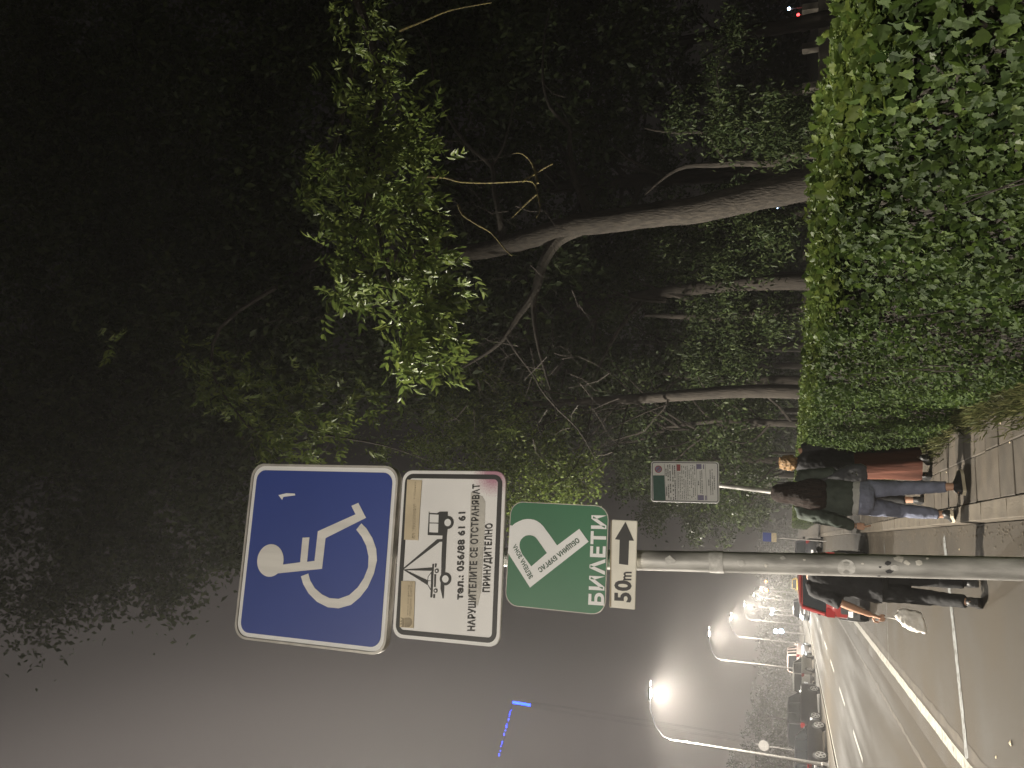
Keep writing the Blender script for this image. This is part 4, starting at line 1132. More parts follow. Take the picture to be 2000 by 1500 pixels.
# the small panel on the near visible lamp's pole, seen from behind
e = empty('pole_panel', 'small blank metal panel fixed to the pole of the brightest street lamp', 'panel', (-9.98, 39.3, 3.65))
MB().box(-.47, -.09, -.02, .0, -.45, .45).build('panel', M['galv_dull'], e)
for zz in (-.25, .25): MB().box(-.35, .09, .0, .03, zz - .02, zz + .02).build('bracket', M['galv_dull'], e)

# ================================================================== CARS
def tyre_mesh():
    b = MB(); n = 28
    prof = [(-.10, .235), (-.11, .28), (-.09, .315), (0, .322), (.09, .315), (.11, .28), (.10, .235)]
    rings = [[(x, r * math.cos(2 * math.pi * k / n), r * math.sin(2 * math.pi * k / n)) for k in range(n)] for x, r in prof]
    b.loft(rings, 0, True)
    me = b.mesh('tyre'); me.materials.append(M['rubber']); me.polygons.foreach_set('use_smooth', [len(p.vertices) < 6 for p in me.polygons]); return me
def rim_mesh(nsp=5):
    b = MB()
    b.disc((0, 0, 0), .205, .236, .085, .122, 28)
    b.disc((0, 0, 0), 0, .055, .09, .128, 14)
    for k in range(nsp):
        a = 2 * math.pi * k / nsp
        c, s = math.cos(a), math.sin(a)
        for (r0, r1, w0, w1) in ((.04, .215, .030, .042),):
            v = []
            for x in (.092, .120):
                for (r, w) in ((r0, w0), (r1, w1)):
                    for sg in (-1, 1): v.append((x, r * c - sg * w * s, r * s + sg * w * c))
            b.add(v, [(0, 1, 3, 2), (4, 6, 7, 5), (0, 2, 6, 4), (1, 5, 7, 3), (0, 4, 5, 1), (2, 3, 7, 6)])
    me = b.mesh('rim'); me.materials.append(M['rim']); return me
TYRE, RIM = tyre_mesh(), rim_mesh()
def make_car(name, label, loc, rot, L=4.2, W=1.72, H=1.48, pm='car_red', kind='hatch', group=None, clad=False, lights=False, cat='car'):
    t = empty(name, label, cat, loc, (0, 0, rot), group)
    hw = W / 2
    belt = H * .62
    # lower body: stations along y (front is +y)
    st_ = []
    nb = .74 if kind != 'suv' else .98
    for (fy, wf, zb, zt) in [(-.500, .80, .34, belt * .86), (-.490, .93, .26, belt * .97), (-.44, .98, .20, belt), (-.30, 1.0, .18, belt), (0, 1.0, .18, belt * .985), (.20, 1.0, .18, belt * .97), (.27, .99, .18, belt * .95), (.40, .97, .18, belt * .88 if kind != 'suv' else belt * .95), (.47, .92, .22, belt * .78 if kind != 'suv' else belt * .9), (.495, .84, .28, belt * .62), (.50, .76, .34, belt * .52)]:
        w = hw * wf; y = fy * L
        sec = [(-w * .93, zb), (-w * .995, zb + .10), (-w, (zb + zt) / 2), (-w * .985, zt - .10), (-w * .93, zt - .02), (-w * .80, zt + .012), (0, zt + .03), (w * .80, zt + .012), (w * .93, zt - .02), (w * .985, zt - .10), (w, (zb + zt) / 2), (w * .995, zb + .10), (w * .93, zb)]
        st_.append([(x, y, z) for x, z in sec])
    b = MB(); b.loft(st_)
    body = b.build('body', M[pm], t, smooth=True)
    # greenhouse
    if kind == 'hatch': gy = [(-.475, belt), (-.405, H - .06), (-.36, H - .02), (-.05, H), (.10, H - .04), (.28, belt * .97)]
    elif kind == 'suv': gy = [(-.49, belt), (-.46, H - .08), (-.42, H - .02), (-.02, H), (.10, H - .04), (.235, belt * .97)]
    elif kind == 'wagon': gy = [(-.485, belt), (-.43, H - .08), (-.38, H - .02), (-.02, H), (.08, H - .04), (.26, belt * .97)]
    else: gy = [(-.37, belt), (-.24, H - .05), (-.18, H - .01), (0, H), (.09, H - .04), (.27, belt * .97)]
    top_w = hw * .74
    def gsec(fy, z, inset=0.0, w=None):
        k = (z - belt * .95) / (H - belt * .95)
        ww = hw * .92 * (1 - k) + top_w * k - inset
        return ww
    # glass body: loft across y with base at belt
    rings = []
    ysn = [gy[0][0], gy[1][0], gy[2][0], (gy[2][0] + gy[3][0]) / 2, gy[3][0], gy[4][0], gy[5][0]]
    def ztop(fy):
        for a, c in zip(gy[:-1], gy[1:]):
            if a[0] <= fy <= c[0]: return a[1] + (c[1] - a[1]) * (fy - a[0]) / (c[0] - a[0])
        return belt
    for fy in ysn:
        zt = max(ztop(fy) - .02, belt * .955)
        wt = gsec(fy, zt)
        zb = belt * .94
        rings.append([(-hw * .91, fy * L, zb), (-wt, fy * L, zt), (0, fy * L, zt + .012), (wt, fy * L, zt), (hw * .91, fy * L, zb)])
    b = MB(); b.loft(rings); b.build('windows', M['glass'], t, smooth=False)
    # roof skin
    rings = []
    for fy in (gy[1][0], gy[2][0], (gy[2][0] + gy[3][0]) / 2, gy[3][0], gy[4][0]):
        zt = ztop(fy); wt = gsec(fy, zt)
        rings.append([(-wt - .012, fy * L, zt - .045), (-wt + .02, fy * L, zt + .004), (-wt * .5, fy * L, zt + .022), (0, fy * L, zt + .028), (wt * .5, fy * L, zt + .022), (wt - .02, fy * L, zt + .004), (wt + .012, fy * L, zt - .045), (0, fy * L, zt - .03)])
    MB().loft(rings).build('roof', M[pm], t, smooth=True)
    # pillars
    b = MB()
    for s in (-1, 1):
        for (a, c, r) in ((gy[0], gy[1], .045), (gy[5], gy[4], .03)):
            za, zc = max(a[1], belt * .95), c[1] - .01
            b.tube([(s * hw * .90, a[0] * L, za), (s * (gsec(0, zc) - .0), c[0] * L, zc)], r, 8)
        for fy in ((.02,) if kind != 'suv' else (-.02, -.24)) + ((-.22,) if kind == 'hatch' else ()):
            zt = ztop(fy) - .02
            b.tube([(s * hw * .915, fy * L, belt * .95), (s * (gsec(0, zt) + .004), fy * L, zt)], .03, 6)
        # sill line
        b.tube([(s * hw * .93, -.44 * L, belt * .985), (s * hw * .935, .26 * L, belt * .96)], .016, 6)
    b.build('pillars', M[pm], t, smooth=True)
    # wheels
    for s in (-1, 1):
        for fy in (-.30, .315):
            MB().disc((0, 0, 0), 0, .365, -.01, .012, 28).build('wheel_arch', M['plastic'], t).matrix_basis = Matrix.Translation((s * (hw - .004), fy * L, .33)) @ Matrix.Scale(s, 4, (1, 0, 0))
            wempty = bpy.data.objects.new('tyre', TYRE); COL.objects.link(wempty); wempty.parent = t
            wempty.location = (s * (hw - .075), fy * L, .322)
            if s < 0: wempty.rotation_euler = (0, 0, math.pi)
            rm = bpy.data.objects.new('rim', RIM); COL.objects.link(rm); rm.parent = wempty
        # mirror
        MB().ball((s * (hw + .04), .20 * L, belt + .06), (.085, .06, .07), 10, 6).build('wing_mirror', M[pm if not clad else 'plastic'], t, smooth=True)
        # lights
        zl = belt * .80
        b = MB(); b.box(min(s * hw * .60, s * hw * .93), max(s * hw * .60, s * hw * .93), .462 * L, .492 * L, zl * .82, zl * .98 - .0, c=.02); b.build('headlight', M['head_on'] if lights else M['lens'], t)
        b = MB(); x0, x1 = sorted((s * hw * .70, s * hw * .965)); b.box(x0, x1, -.4985 * L, -.47 * L, belt * .80, belt * 1.00, c=.02)
        b.build('tail_light', M['tail'], t)
    b = MB(); b.box(-.26, .26, -.506 * L, -.497 * L, .50, .61); b.build('number_plate', M['white'], t)
    b = MB(); b.box(-.26, .26, .499 * L, .506 * L, .42, .53); b.build('number_plate', M['white'], t)
    # bumpers and grille
    for s in (-1, 1):
        rg = []
        for (xf, o_) in ((-.98, .045), (-.9, .01), (-.5, 0), (.5, 0), (.9, .01), (.98, .045)):
            yo = s * (L * .503 - o_); 
            rg.append([(xf * hw, yo, .22), (xf * hw, yo, .46 if clad else .36), (xf * hw, yo - s * .10, .48 if clad else .38), (xf * hw, yo - s * .10, .22)])
        MB().loft(rg).build('bumper', M['plastic'], t, smooth=True)
    MB().box(-hw * .45, hw * .45, .490 * L, .5005 * L, belt * .58, belt * .74).build('grille', M['plastic'], t)
    return t

# red car parked beyond the man
red = make_car('parked_car', 'red hatchback parked at the kerb behind the man in black, seen from the rear', (-.96, 20.05, 0), R(1.2), L=3.62, W=1.44, H=1.44, pm='car_red', kind='hatch', clad=True)
MB().box(-.60, .60, -1.835, -1.79, .30, .60, c=.02).build('lower_bumper', M['plastic'], red)
MB().box(-.36, .36, -1.815, -1.79, .80, .825).build('tailgate_trim', M['plastic'], red)
MB().box(-.65, -.53, -1.845, -1.836, .36, .45).build('white_reflector', M['white'], red)
b = MB(); b.tube([(-.02, -1.76, .92), (-.25, -1.70, 1.03)], .008, 5); b.build('rear_wiper', M['plastic'], red)
MB().box(-.46, .46, -1.50, -1.38, 1.405, 1.425, c=.005).build('roof_spoiler', M['car_red'], red)
# others
make_car('parked_car', 'dark car parked at the kerb far behind the grey post, its tail towards the viewer', (-.75, 46.5, 0), 0, L=4.3, W=1.66, H=1.40, pm='car_blue', kind='sedan')
XO = -10.3
make_car('parked_car', 'black hatchback across the road behind the pole of the brightest street lamp', (-10.3, 41.8, 0), R(-18), L=4.2, W=1.74, H=1.46, pm='car_black', kind='hatch', group='cars parked across the road')
make_car('parked_car', 'dark car cut off by the left edge, nearest of those across the road', (-10.7, 34.6, 0), R(-17), L=4.3, W=1.74, H=1.46, pm='car_blue', kind='sedan', group='cars parked across the road')
make_car('off_road_car', 'tall black off-road car parked between the black hatchback and the grey car', (-10.2, 50.2, 0), R(-19), L=4.8, W=1.84, H=1.82, pm='car_black', kind='suv', group='cars parked across the road')
make_car('parked_car', 'grey-green parked car across the road beyond the black off-road car', (-9.8, 62.6, 0), R(-12), L=4.4, W=1.74, H=1.50, pm='car_grey', kind='wagon', group='cars parked across the road')
make_car('parked_van', 'pale pinkish wagon standing behind the grey parked car', (-10.1, 72.5, 0), R(-6), L=4.6, W=1.75, H=1.95, pm='car_white', kind='suv', group='cars parked across the road', cat='wagon')
onc = make_car('oncoming_car', 'car driving towards the viewer with bright white headlights on', (-6.55, 80, 0), math.pi, L=4.2, W=1.74, H=1.45, pm='car_blue', kind='sedan', lights=True)
make_car('taxi', 'small yellow taxi far down the road beside the oncoming headlights', (-6.8, 128, 0), math.pi, L=4.3, W=1.75, H=1.5, pm='car_yellow', kind='hatch', lights=True, cat='taxi')
for s in (-1, 1):
    ld = bpy.data.lights.new('headlight_beam', 'SPOT'); ld.energy = 320; ld.color = (.88, .94, 1); ld.spot_size = R(60); ld.spot_blend = .8; ld.shadow_soft_size = .06
    lo = bpy.data.objects.new('headlight_beam', ld); COL.objects.link(lo); lo.parent = onc; lo.location = (s * .62, 2.2, .66); lo.rotation_euler = (R(82), 0, 0)

# round mirror / signs glimpsed across the road
e = empty('round_sign', 'small round pale sign on a thin pole above the black parked cars', 'sign', (-12.2, 50, 0))
MB().tube([(0, .05, 0), (0, .05, 3.6)], .035, 8).build('pole', M['galv_dull'], e)
b = MB(); b.loft([[(.3 * math.cos(a), yy, 3.15 + .3 * math.sin(a)) for a in [2 * math.pi * k / 20 for k in range(20)]] for yy in (0, .02)]); b.build('sign_disc', M['galv_dull'], e)
# amber signal
q = at_y(1497, 1153, 150)
e = empty('amber_signal', 'amber warning signal glowing far down the road', 'signal', (q.x, 150, 0))
MB().tube([(0, .2, 0), (0, .2, q.z + .6)], .08, 8).build('pole', M['galv_dull'], e)
MB().box(-.3, .3, 0, .3, q.z - .5, q.z + .9, c=.05).build('housing', M['plastic'], e)
b = MB(); b.ball((0, -.05, q.z), (.26, .10, .26)); b.build('lit_lens', M['amber_on'], e)
b = MB(); b.ball((1.6, -.05, q.z + .1), (.16, .1, .16)); b.build('lit_lens', M['amber_on'], e)
MB().tube([(0, .1, q.z + .1), (1.6, .1, q.z + .1)], .05, 6).build('arm', M['galv_dull'], e)
for (ix, iy, yv, rr, mn, lb) in ((1515, 1233, 105, .28, 'bluewhite_on', 'pale blue-white globe lamp glowing between trees across the road'), (1526, 1233, 105, .30, 'bluewhite_on', 'lower of two blue-white globe lamps glowing across the road'),
                             (1509, 1191, 125, .26, 'bluewhite_on', 'small white globe lamp beside the fourth street lamp'), (1507, 1199, 125, .22, 'bluewhite_on', 'small white globe lamp left of its brighter neighbour'),
                             (1541, 17, 60, .13, 'bluewhite_on', 'tiny white light in the dark park at far right'), (1559, 29, 60, .13, 'red_on', 'tiny red light in the dark park at far right'), (1519, 406, 60, .07, 'bluewhite_on', 'tiny white light beside the thick trunk')):
    q = at_y(ix, iy, yv)
    e = empty('globe_lamp', lb, 'lamp', (q.x, yv, 0))
    MB().tube([(0, .1, 0), (0, .1, q.z - rr)], .05, 6).build('pole', M['galv_dull'], e)
    b = MB(); b.ball((0, 0, q.z), rr, 12, 8); b.build('globe', M[mn], e, smooth=True)

# crane with blue light strings, its frame lost in the fog
YC = 112
def cp(ix, iy): return at_y(ix, iy, YC)
q = cp(1038, 1376)
crane = empty('tower_crane', 'tall tower crane barely seen in fog, outlined by blue lights', 'crane', (q.x, YC, 0))
CO = Vector((q.x, YC, 0))
b = MB()
t0, t1 = cp(1003, 1375).z, q.z
for sx in (-.35, .35):
    for sy in (-.35, .35): b.tube([(sx, sy, 0), (sx, sy, t1 + .2)], .012, 5)
zz = 0; k = 0
while zz < t1:
    s = 1 if k % 2 else -1
    b.tube([(-.35 * s, -.35, zz), (.35 * s, -.35, zz + 1.3)], .006, 4); b.tube([(.35, -.35 * s, zz), (.35, .35 * s, zz + 1.3)], .006, 4)
    zz += 1.3; k += 1
b.build('mast', M['plastic'], crane)
MB().box(-.16, .16, -.5, -.42, t1, t0).build('blue_light_bar', M['led_blue'], crane)
j0, j1 = cp(998, 1386) - CO, cp(974, 1476) - CO
b = MB(); b.tube([tuple(j0 + Vector((1, .5, 0))), tuple(j1 + Vector((0, .5, 0)))], .03, 5); b.build('jib', M['plastic'], crane)
random.seed(2)
for i in range(30):
    t = i / 29 + random.uniform(-.008, .008)
    if random.random() < (.25 if t < .45 else .35) or .48 < t < .62 and random.random() < .6: continue
    p = j0.lerp(j1, t)
    b = MB(); b.ball((p.x, p.y, p.z + random.uniform(-.08, .08)), random.uniform(.05, .10), 6, 4); b.build('blue_light', M['led_blue'], crane)

# ================================================================== PEOPLE
def remesh(o, vox, smooth=6, disp=0.0, dscale=.1):
    m = o.modifiers.new('r', 'REMESH'); m.mode = 'VOXEL'; m.voxel_size = vox; m.use_smooth_shade = True
    if disp:
        tx = bpy.data.textures.new('c', 'CLOUDS'); tx.noise_scale = dscale; tx.noise_depth = 2
        d = o.modifiers.new('d', 'DISPLACE'); d.texture = tx; d.strength = disp; d.mid_level = .5; d.texture_coords = 'LOCAL'
    s = o.modifiers.new('s', 'SMOOTH'); s.iterations = smooth; s.factor = .5
    return o
def ell(c, rx, ry, z, n=16, tilt=0, pw=1.0):
    out = []
    for k in range(n):
        a = 2 * math.pi * k / n
        ca, sa = math.cos(a), math.sin(a)
        out.append((c[0] + rx * math.copysign(abs(ca) ** pw, ca), c[1] + ry * math.copysign(abs(sa) ** pw, sa), z + tilt * ca))
    return out
def hand(b, wrist, d, palm_n, grip=False, s=1.0):
    """palm, four fingers and a thumb; d = pointing direction, palm_n = palm side"""
    w = Vector(wrist); d = Vector(d).normalized(); pn = Vector(palm_n); pn = (pn - d * pn.dot(d)).normalized(); sd = d.cross(pn)
    b.tube([w - d * .01, w + d * .04 * s, w + d * .085 * s], [(.024, .018), (.036, .016), (.036, .013)], 10) if abs(sd.x) < .5 else b.tube([w - d * .01, w + d * .04 * s, w + d * .085 * s], [(.018, .024), (.016, .034), (.013, .036)], 10)
    for i, (o_, L) in enumerate(((-.029, .066), (-.010, .076), (.010, .072), (.028, .056))):
        p = w + d * .075 * s + sd * o_
        bend = (.9 if grip else .28) + .05 * i
        q = [p]
        dd = d.copy()
        for j in range(3):
            dd = (dd + pn * bend * (.55 if j else .3)).normalized()
            q.append(q[-1] + dd * L * s * (.42, .32, .26)[j])
        b.tube(q, [.0088, .0085, .0075, .006], 7)
    p = w + d * .025 * s - sd * .026
    q = [p, p + (d * .6 - sd * .8).normalized() * .034, p + (d * .6 - sd * .8).normalized() * .034 + (d * .9 + pn * .4).normalized() * .03, p + (d * .6 - sd * .8).normalized() * .034 + (d * .9 + pn * .6).normalized() * .052]
    b.tube(q, [.011, .0105, .009, .007], 7)
def foot(b, ankle, heel_lift, toe_dir, s=1.0, r=1.0):
    """shoe shaped volume from the ankle; returns nothing"""
    a = Vector(ankle); td = Vector((*toe_dir, 0)).normalized(); sd = Vector((td.y, -td.x, 0))
    g = heel_lift
    heel = a - td * .055; heel.z = .045 + g
    ball_ = a + td * .115; ball_.z = .036
    toe = a + td * .19; toe.z = .028
    secs = []
    for c, w, h in ((heel - td * .02, .024, .030), (heel + td * .01, .034, .046), (a.lerp(ball_, .4) + Vector((0, 0, -(a.z - .06) * .5)), .037, .046), (ball_, .046, .034), (toe - td * .02, .038, .026), (toe + td * .012, .018, .018)):
        ring = []
        for k in range(12):
            t_ = 2 * math.pi * k / 12
            ring.append(c + sd * math.cos(t_) * w * r + Vector((0, 0, 1)) * max(math.sin(t_) * h * r, -h * .85))
        secs.append(ring)
    b.loft(secs)
def make_person(label, loc, rot, H=1.68, pose=None, hips=.0, arms=None, sex='f'):
    t = empty('person', label, 'person', loc, (0, 0, rot))
    k = H / 1.70
    P = dict(pelvis=Vector((0, 0, .93 * k)), chest=Vector((0, .01, 1.25 * k)), neck=Vector((0, .015, 1.43 * k)), head=Vector((0, .03, 1.585 * k)))
    P.update(pose or {})
    b = MB()
    sw = .165 if sex == 'f' else .19
    hwid = .150 if sex == 'f' else .145
    pe, ch, ne, he = P['pelvis'], P['chest'], P['neck'], P['head']
    rings = []
    for f, rx, ry in ((-.14, .09, .07), (-.08, hwid - .01, .10), (.0, hwid + .008, .112), (.10, .128, .098), (.20, .120, .090)):
        c = pe + (ch - pe) * max(f, 0) / .32
        rings.append(ell((c.x, c.y), rx, ry, pe.z + f * k))
    for f, rx, ry in ((.0, .138, .10), (.07, .150, .105), (.13, .150, .095), (.17, .10, .07)):
        c = ch + (ne - ch) * f / .18
        rings.append(ell((c.x, c.y), rx, ry, ch.z + .02 + f * k))
    b.loft(rings)
    b.tube([ne - Vector((0, 0, .05)), ne + (he - ne) * .65], [.055, .047], 12)
    # head with face
    b.ball(he, (.073, .092, .108), 18, 14)
    b.ball(he + Vector((0, .035, -.055)), (.052, .055, .055), 14, 10)
    b.tube([he + Vector((0, .088, .018)), he + Vector((0, .110, -.022)), he + Vector((0, .094, -.034))], [.008, .014, .010], 8)
    b.tube([he + Vector((-.022, .088, -.058)), he + Vector((0, .094, -.058)), he + Vector((.022, .088, -.058))], [.004, .008, .004], 6)
    for s in (-1, 1):
        b.ball(he + Vector((s * .075, .0, -.005)), (.010, .020, .030), 8, 8)
        b.ball(he + Vector((s * .030, .078, .012)), (.013, .010, .009), 8, 6)
    # limbs
    for s in ('l', 'r'):
        hip, kn, an = P[s + 'hip'], P[s + 'knee'], P[s + 'ankle']
        b.tube([hip, hip.lerp(kn, .5), kn, kn.lerp(an, .3), kn.lerp(an, .7), an], [.085, .070, .052, .053, .040, .034], 12)
        b.tube([an, an + Vector((0, .02, -.045))], [.034, .034], 10)
        sh, el, wr = P[s + 'shoulder'], P[s + 'elbow'], P[s + 'wrist']
        b.tube([ch.lerp(ne, .6), sh, sh.lerp(el, .4), el, el.lerp(wr, .3), wr], [.05, .056, .045, .036, .038, .024], 12)
        sgn = -1 if s == 'l' else 1
        hand(b, wr, P.get(s + 'hdir', (0, .1, -1)), (-sgn, .1, 0) if not P.get(s + 'grip') else (-sgn * .2, 1, 0), P.get(s + 'grip', False), k)
        foot(b, an, P.get(s + 'lift', 0) + .012, P.get(s + 'toe', (0, 1)), r=.62)
    o = b.build('body', M['skin'], t)
    remesh(o, .0062, 2)
    return t, P
def shoes(t, P, m, solem, k=1):
    for s in ('l', 'r'):
        b = MB(); foot(b, P[s + 'ankle'], P.get(s + 'lift', 0), P.get(s + 'toe', (0, 1)), r=1.12)
        a = P[s + 'ankle']; b.tube([a + Vector((0, 0, .02)), a + Vector((0, .0, -.04))], [.040, .046], 12)
        o = b.build('shoe', m, t); remesh(o, .007, 3)
        td = Vector((*P.get(s + 'toe', (0, 1)), 0)).normalized(); sd = Vector((td.y, -td.x, 0)); g = P.get(s + 'lift', 0)
        b = MB(); pts = []
        for f, w in ((-.085, .026), (-.07, .036), (-.03, .040), (.06, .042), (.12, .050), (.17, .044), (.205, .022)):
            z = g * max(0, min(1, (.11 - f) / .18)) + .004
            c = Vector((a.x, a.y, 0)) + td * f
            pts.append([c - sd * w + Vector((0, 0, z)), c + sd * w + Vector((0, 0, z)), c + sd * w + Vector((0, 0, z + .026)), c - sd * w + Vector((0, 0, z + .026))])
        b.loft(pts); b.build('shoe_sole', solem, o, smooth=False)

# ---- woman with long dark hair, green jacket and jeans
V = Vector
pose = dict(lhip=V((-.075, 0, .90)), lknee=V((-.10, .17, .50)), lankle=V((-.115, .20, .11)), llift=.05, ltoe=(-.15, 1),
            rhip=V((.075, 0, .90)), rknee=V((.105, .0, .50)), rankle=V((.125, -.20, .085)), rlift=.01, rtoe=(.75, .65),
            lshoulder=V((-.175, .01, 1.385)), lelbow=V((-.235, -.06, 1.12)), lwrist=V((-.275, .02, .905)), lhdir=(-.05, .12, -1),
            rshoulder=V((.175, .01, 1.385)), relbow=V((.215, .02, 1.12)), rwrist=V((.17, .18, 1.0)), rhdir=(-.2, 1, .1))
t1, P = make_person('woman walking away in dark green jacket and blue jeans with long dark hair', (.445, 7.97, PZ), 0, 1.66, pose)
b = MB()
b.loft([ell((0, .0), .178, .130, .918, tilt=-.012), ell((0, .0), .188, .138, .96), ell((0, .0), .180, .130, 1.05), ell((0, .01), .165, .12, 1.18), ell((0, .01), .185, .118, 1.30), ell((0, .01), .178, .100, 1.38), ell((0, .015), .10, .075, 1.425), ell((0, .015), .065, .06, 1.45)])
b.tube([P['lshoulder'] + V((.05, 0, 0)), P['lshoulder'], P['lshoulder'].lerp(P['lelbow'], .5), P['lelbow'], P['lelbow'].lerp(P['lwrist'], .5), P['lwrist'] + V((0, 0, .03))], [.075, .075, .072, .068, .060, .052], 14)
b.tube([P['rshoulder'] - V((.05, 0, 0)), P['rshoulder'], P['rshoulder'].lerp(P['relbow'], .5), P['relbow'], P['relbow'].lerp(P['rwrist'], .5), P['rwrist'] + V((0, 0, .0))], [.075, .075, .070, .066, .058, .050], 14)
remesh(b.build('jacket', M['green_cloth'], t1), .011, 3, .035, .09)
b = MB(); b.loft([ell((0, -.005), .178, .146, .872, tilt=-.014), ell((0, -.004), .178, .144, .90, tilt=-.014), ell((0, 0), .168, .125, .94)]); remesh(b.build('tee_hem', M['tee'], t1), .008, 1, .01, .05)
b = MB()
b.loft([ell((0, -.005), .13, .11, .745), ell((0, -.01), .162, .135, .79), ell((0, -.015), .168, .140, .86), ell((0, 0), .155, .115, .93)])
for s in ('l', 'r'):
    h, kn, an = P[s + 'hip'], P[s + 'knee'], P[s + 'ankle']
    b.tube([h + V((0, 0, -.02)), h.lerp(kn, .5), kn, kn.lerp(an, .35), kn.lerp(an, .84)], [.098, .086, .068, .064, .050], 16)
remesh(b.build('jeans', M['denim'], t1), .010, 3, .02, .07)
shoes(t1, P, M['plastic'], M['shoe_white'])
b = MB()
hd = P['head']
b.loft([ell((0, .0), .02, .02, 1.672), ell((0, .012), .066, .070, 1.662), ell((0, .010), .088, .095, 1.62), ell((0, .0), .098, .103, 1.56), ell((0, -.02), .108, .090, 1.48), ell((0, -.045), .140, .090, 1.38), ell((.0, -.055), .158, .085, 1.29), ell((.0, -.06), .150, .075, 1.21), ell((.0, -.06), .125, .06, 1.16)])
remesh(b.build('hair', M['hair_dark'], t1), .009, 2, .022, .06)
b = MB(); w_ = P['lwrist'] - V((0, 0, .005)); b.loft([ell((w_.x, w_.y), .028, .024, w_.z - .006, 14), ell((w_.x, w_.y), .028, .024, w_.z + .006, 14)], 0, False); b.build('bracelet', M['chrome'], t1)
# her shoulder bag is a thing of its own
bag = empty('shoulder_bag', 'dark grey leather shoulder bag with metal clasp between the two women', 'bag', (.66, 7.95, PZ + .80))
b = MB(); b.loft([ell((0, 0), .085, .055, .0, pw=.6), ell((0, 0), .11, .07, .05, pw=.6), ell((-.01, 0), .10, .065, .16, pw=.6), ell((-.03, 0), .06, .04, .27), ell((-.05, 0), .03, .02, .36)]); remesh(b.build('bag_body', M['leather'], bag), .009, 3, .02, .06)
b = MB(); b.tube([(-.05, -.02, .34), (-.10, -.06, .48), (-.13, -.07, .60)], [(.012, .004)] * 3, 8); b.build('strap', M['leather'], bag)
for q in ((.0, -.073, .13), (.012, -.073, .10), (-.012, -.073, .095)):
    b = MB(); b.ball(q, .008, 8, 6); b.build('clasp', M['chrome'], bag)

# ---- woman in black coat and rust skirt
pose2 = dict(lhip=V((-.07, 0, .88)), lknee=V((-.08, .05, .48)), lankle=V((-.085, .05, .09)), ltoe=(0, 1), rhip=V((.07, 0, .88)), rknee=V((.08, .08, .48)), rankle=V((.085, -.10, .10)), rlift=.04, rtoe=(0, 1),
             lshoulder=V((-.165, .01, 1.36)), lelbow=V((-.20, .02, 1.10)), lwrist=V((-.17, .12, .90)), rshoulder=V((.165, .01, 1.36)), relbow=V((.205, -.02, 1.09)), rwrist=V((.20, .05, .86)))
t2, P2 = make_person('woman in black coat and long rust-coloured skirt with light brown hair', (.90, 9.55, PZ), R(6), 1.62, pose2)
b = MB()
b.loft([ell((0, 0), .185, .14, .80), ell((0, 0), .19, .14, .90), ell((0, 0), .185, .13, 1.05), ell((0, 0), .182, .125, 1.2), ell((0, .01), .178, .11, 1.33), ell((0, .015), .10, .08, 1.40), ell((0, .02), .065, .06, 1.43)])
for s in ('l', 'r'):
    b.tube([P2[s + 'shoulder'] * 1, P2[s + 'shoulder'].lerp(P2[s + 'elbow'], .5), P2[s + 'elbow'], P2[s + 'wrist'] + V((0, 0, .02))], [.078, .074, .068, .056], 14)
remesh(b.build('coat', M['black_cloth'], t2), .012, 3, .03, .09)
b = MB(); rg = []
for z, r in ((.90, .155), (.78, .17), (.62, .165), (.45, .16), (.30, .165), (.16, .17), (.10, .165)):
    rg.append([(r * (1 + .22 * (1 - z) * math.sin(6 * a + z * 3)) * math.cos(a) + (.05 * (1 - z)), r * .75 * (1 + .10 * (1 - z) * math.sin(7 * a + z * 2)) * math.sin(a), z) for a in [2 * math.pi * i / 56 for i in range(56)]])
b.loft(rg); b.build('skirt', M['rust'], t2, smooth=True)
shoes(t2, P2, M['plastic'], M['plastic'])
b = MB(); hd = P2['head'] 
b.loft([ell((0, .005), .02, .02, 1.622), ell((0, .01), .066, .072, 1.61), ell((0, .0), .088, .096, 1.565), ell((0, -.005), .094, .10, 1.51), ell((0, -.02), .086, .078, 1.455), ell((0, -.03), .06, .05, 1.42)])
remesh(b.build('hair', M['hair_blond'], t2), .009, 1, .04, .03)

# ---- person ahead, nearly hidden
pose3 = dict(lhip=V((-.07, 0, .86)), lknee=V((-.07, .08, .47)), lankle=V((-.07, -.02, .09)), ltoe=(0, 1), rhip=V((.07, 0, .86)), rknee=V((.07, .1, .47)), rankle=V((.07, .12, .09)), rtoe=(0, 1),
             lshoulder=V((-.15, .01, 1.33)), lelbow=V((-.17, .0, 1.08)), lwrist=V((-.14, .10, .9)), rshoulder=V((.15, .01, 1.33)), relbow=V((.17, 0, 1.08)), rwrist=V((.14, .1, .9)))
t3, P3 = make_person('person in dark clothes hidden behind the woman in jeans, only an ankle showing', (.635, 10.2, PZ), 0, 1.58, pose3)
b = MB(); b.loft([ell((0, 0), .16, .12, .82), ell((0, 0), .155, .12, 1.05), ell((0, .01), .165, .11, 1.28), ell((0, .015), .09, .07, 1.36), ell((0, .02), .06, .05, 1.39)])
for s in ('l', 'r'): b.tube([P3[s + 'shoulder'], P3[s + 'elbow'], P3[s + 'wrist']], [.07, .06, .05], 12)
remesh(b.build('top', M['black_cloth'], t3), .012, 3)
b = MB(); b.loft([ell((0, 0), .10, .09, .74), ell((0, 0), .15, .12, .80), ell((0, 0), .145, .11, .88)])
for s in ('l', 'r'): b.tube([P3[s + 'hip'], P3[s + 'knee'], P3[s + 'knee'].lerp(P3[s + 'ankle'], .75)], [.09, .065, .055], 14)
remesh(b.build('trousers', M['trouser'], t3), .012, 3)
shoes(t3, P3, M['plastic'], M['plastic'])
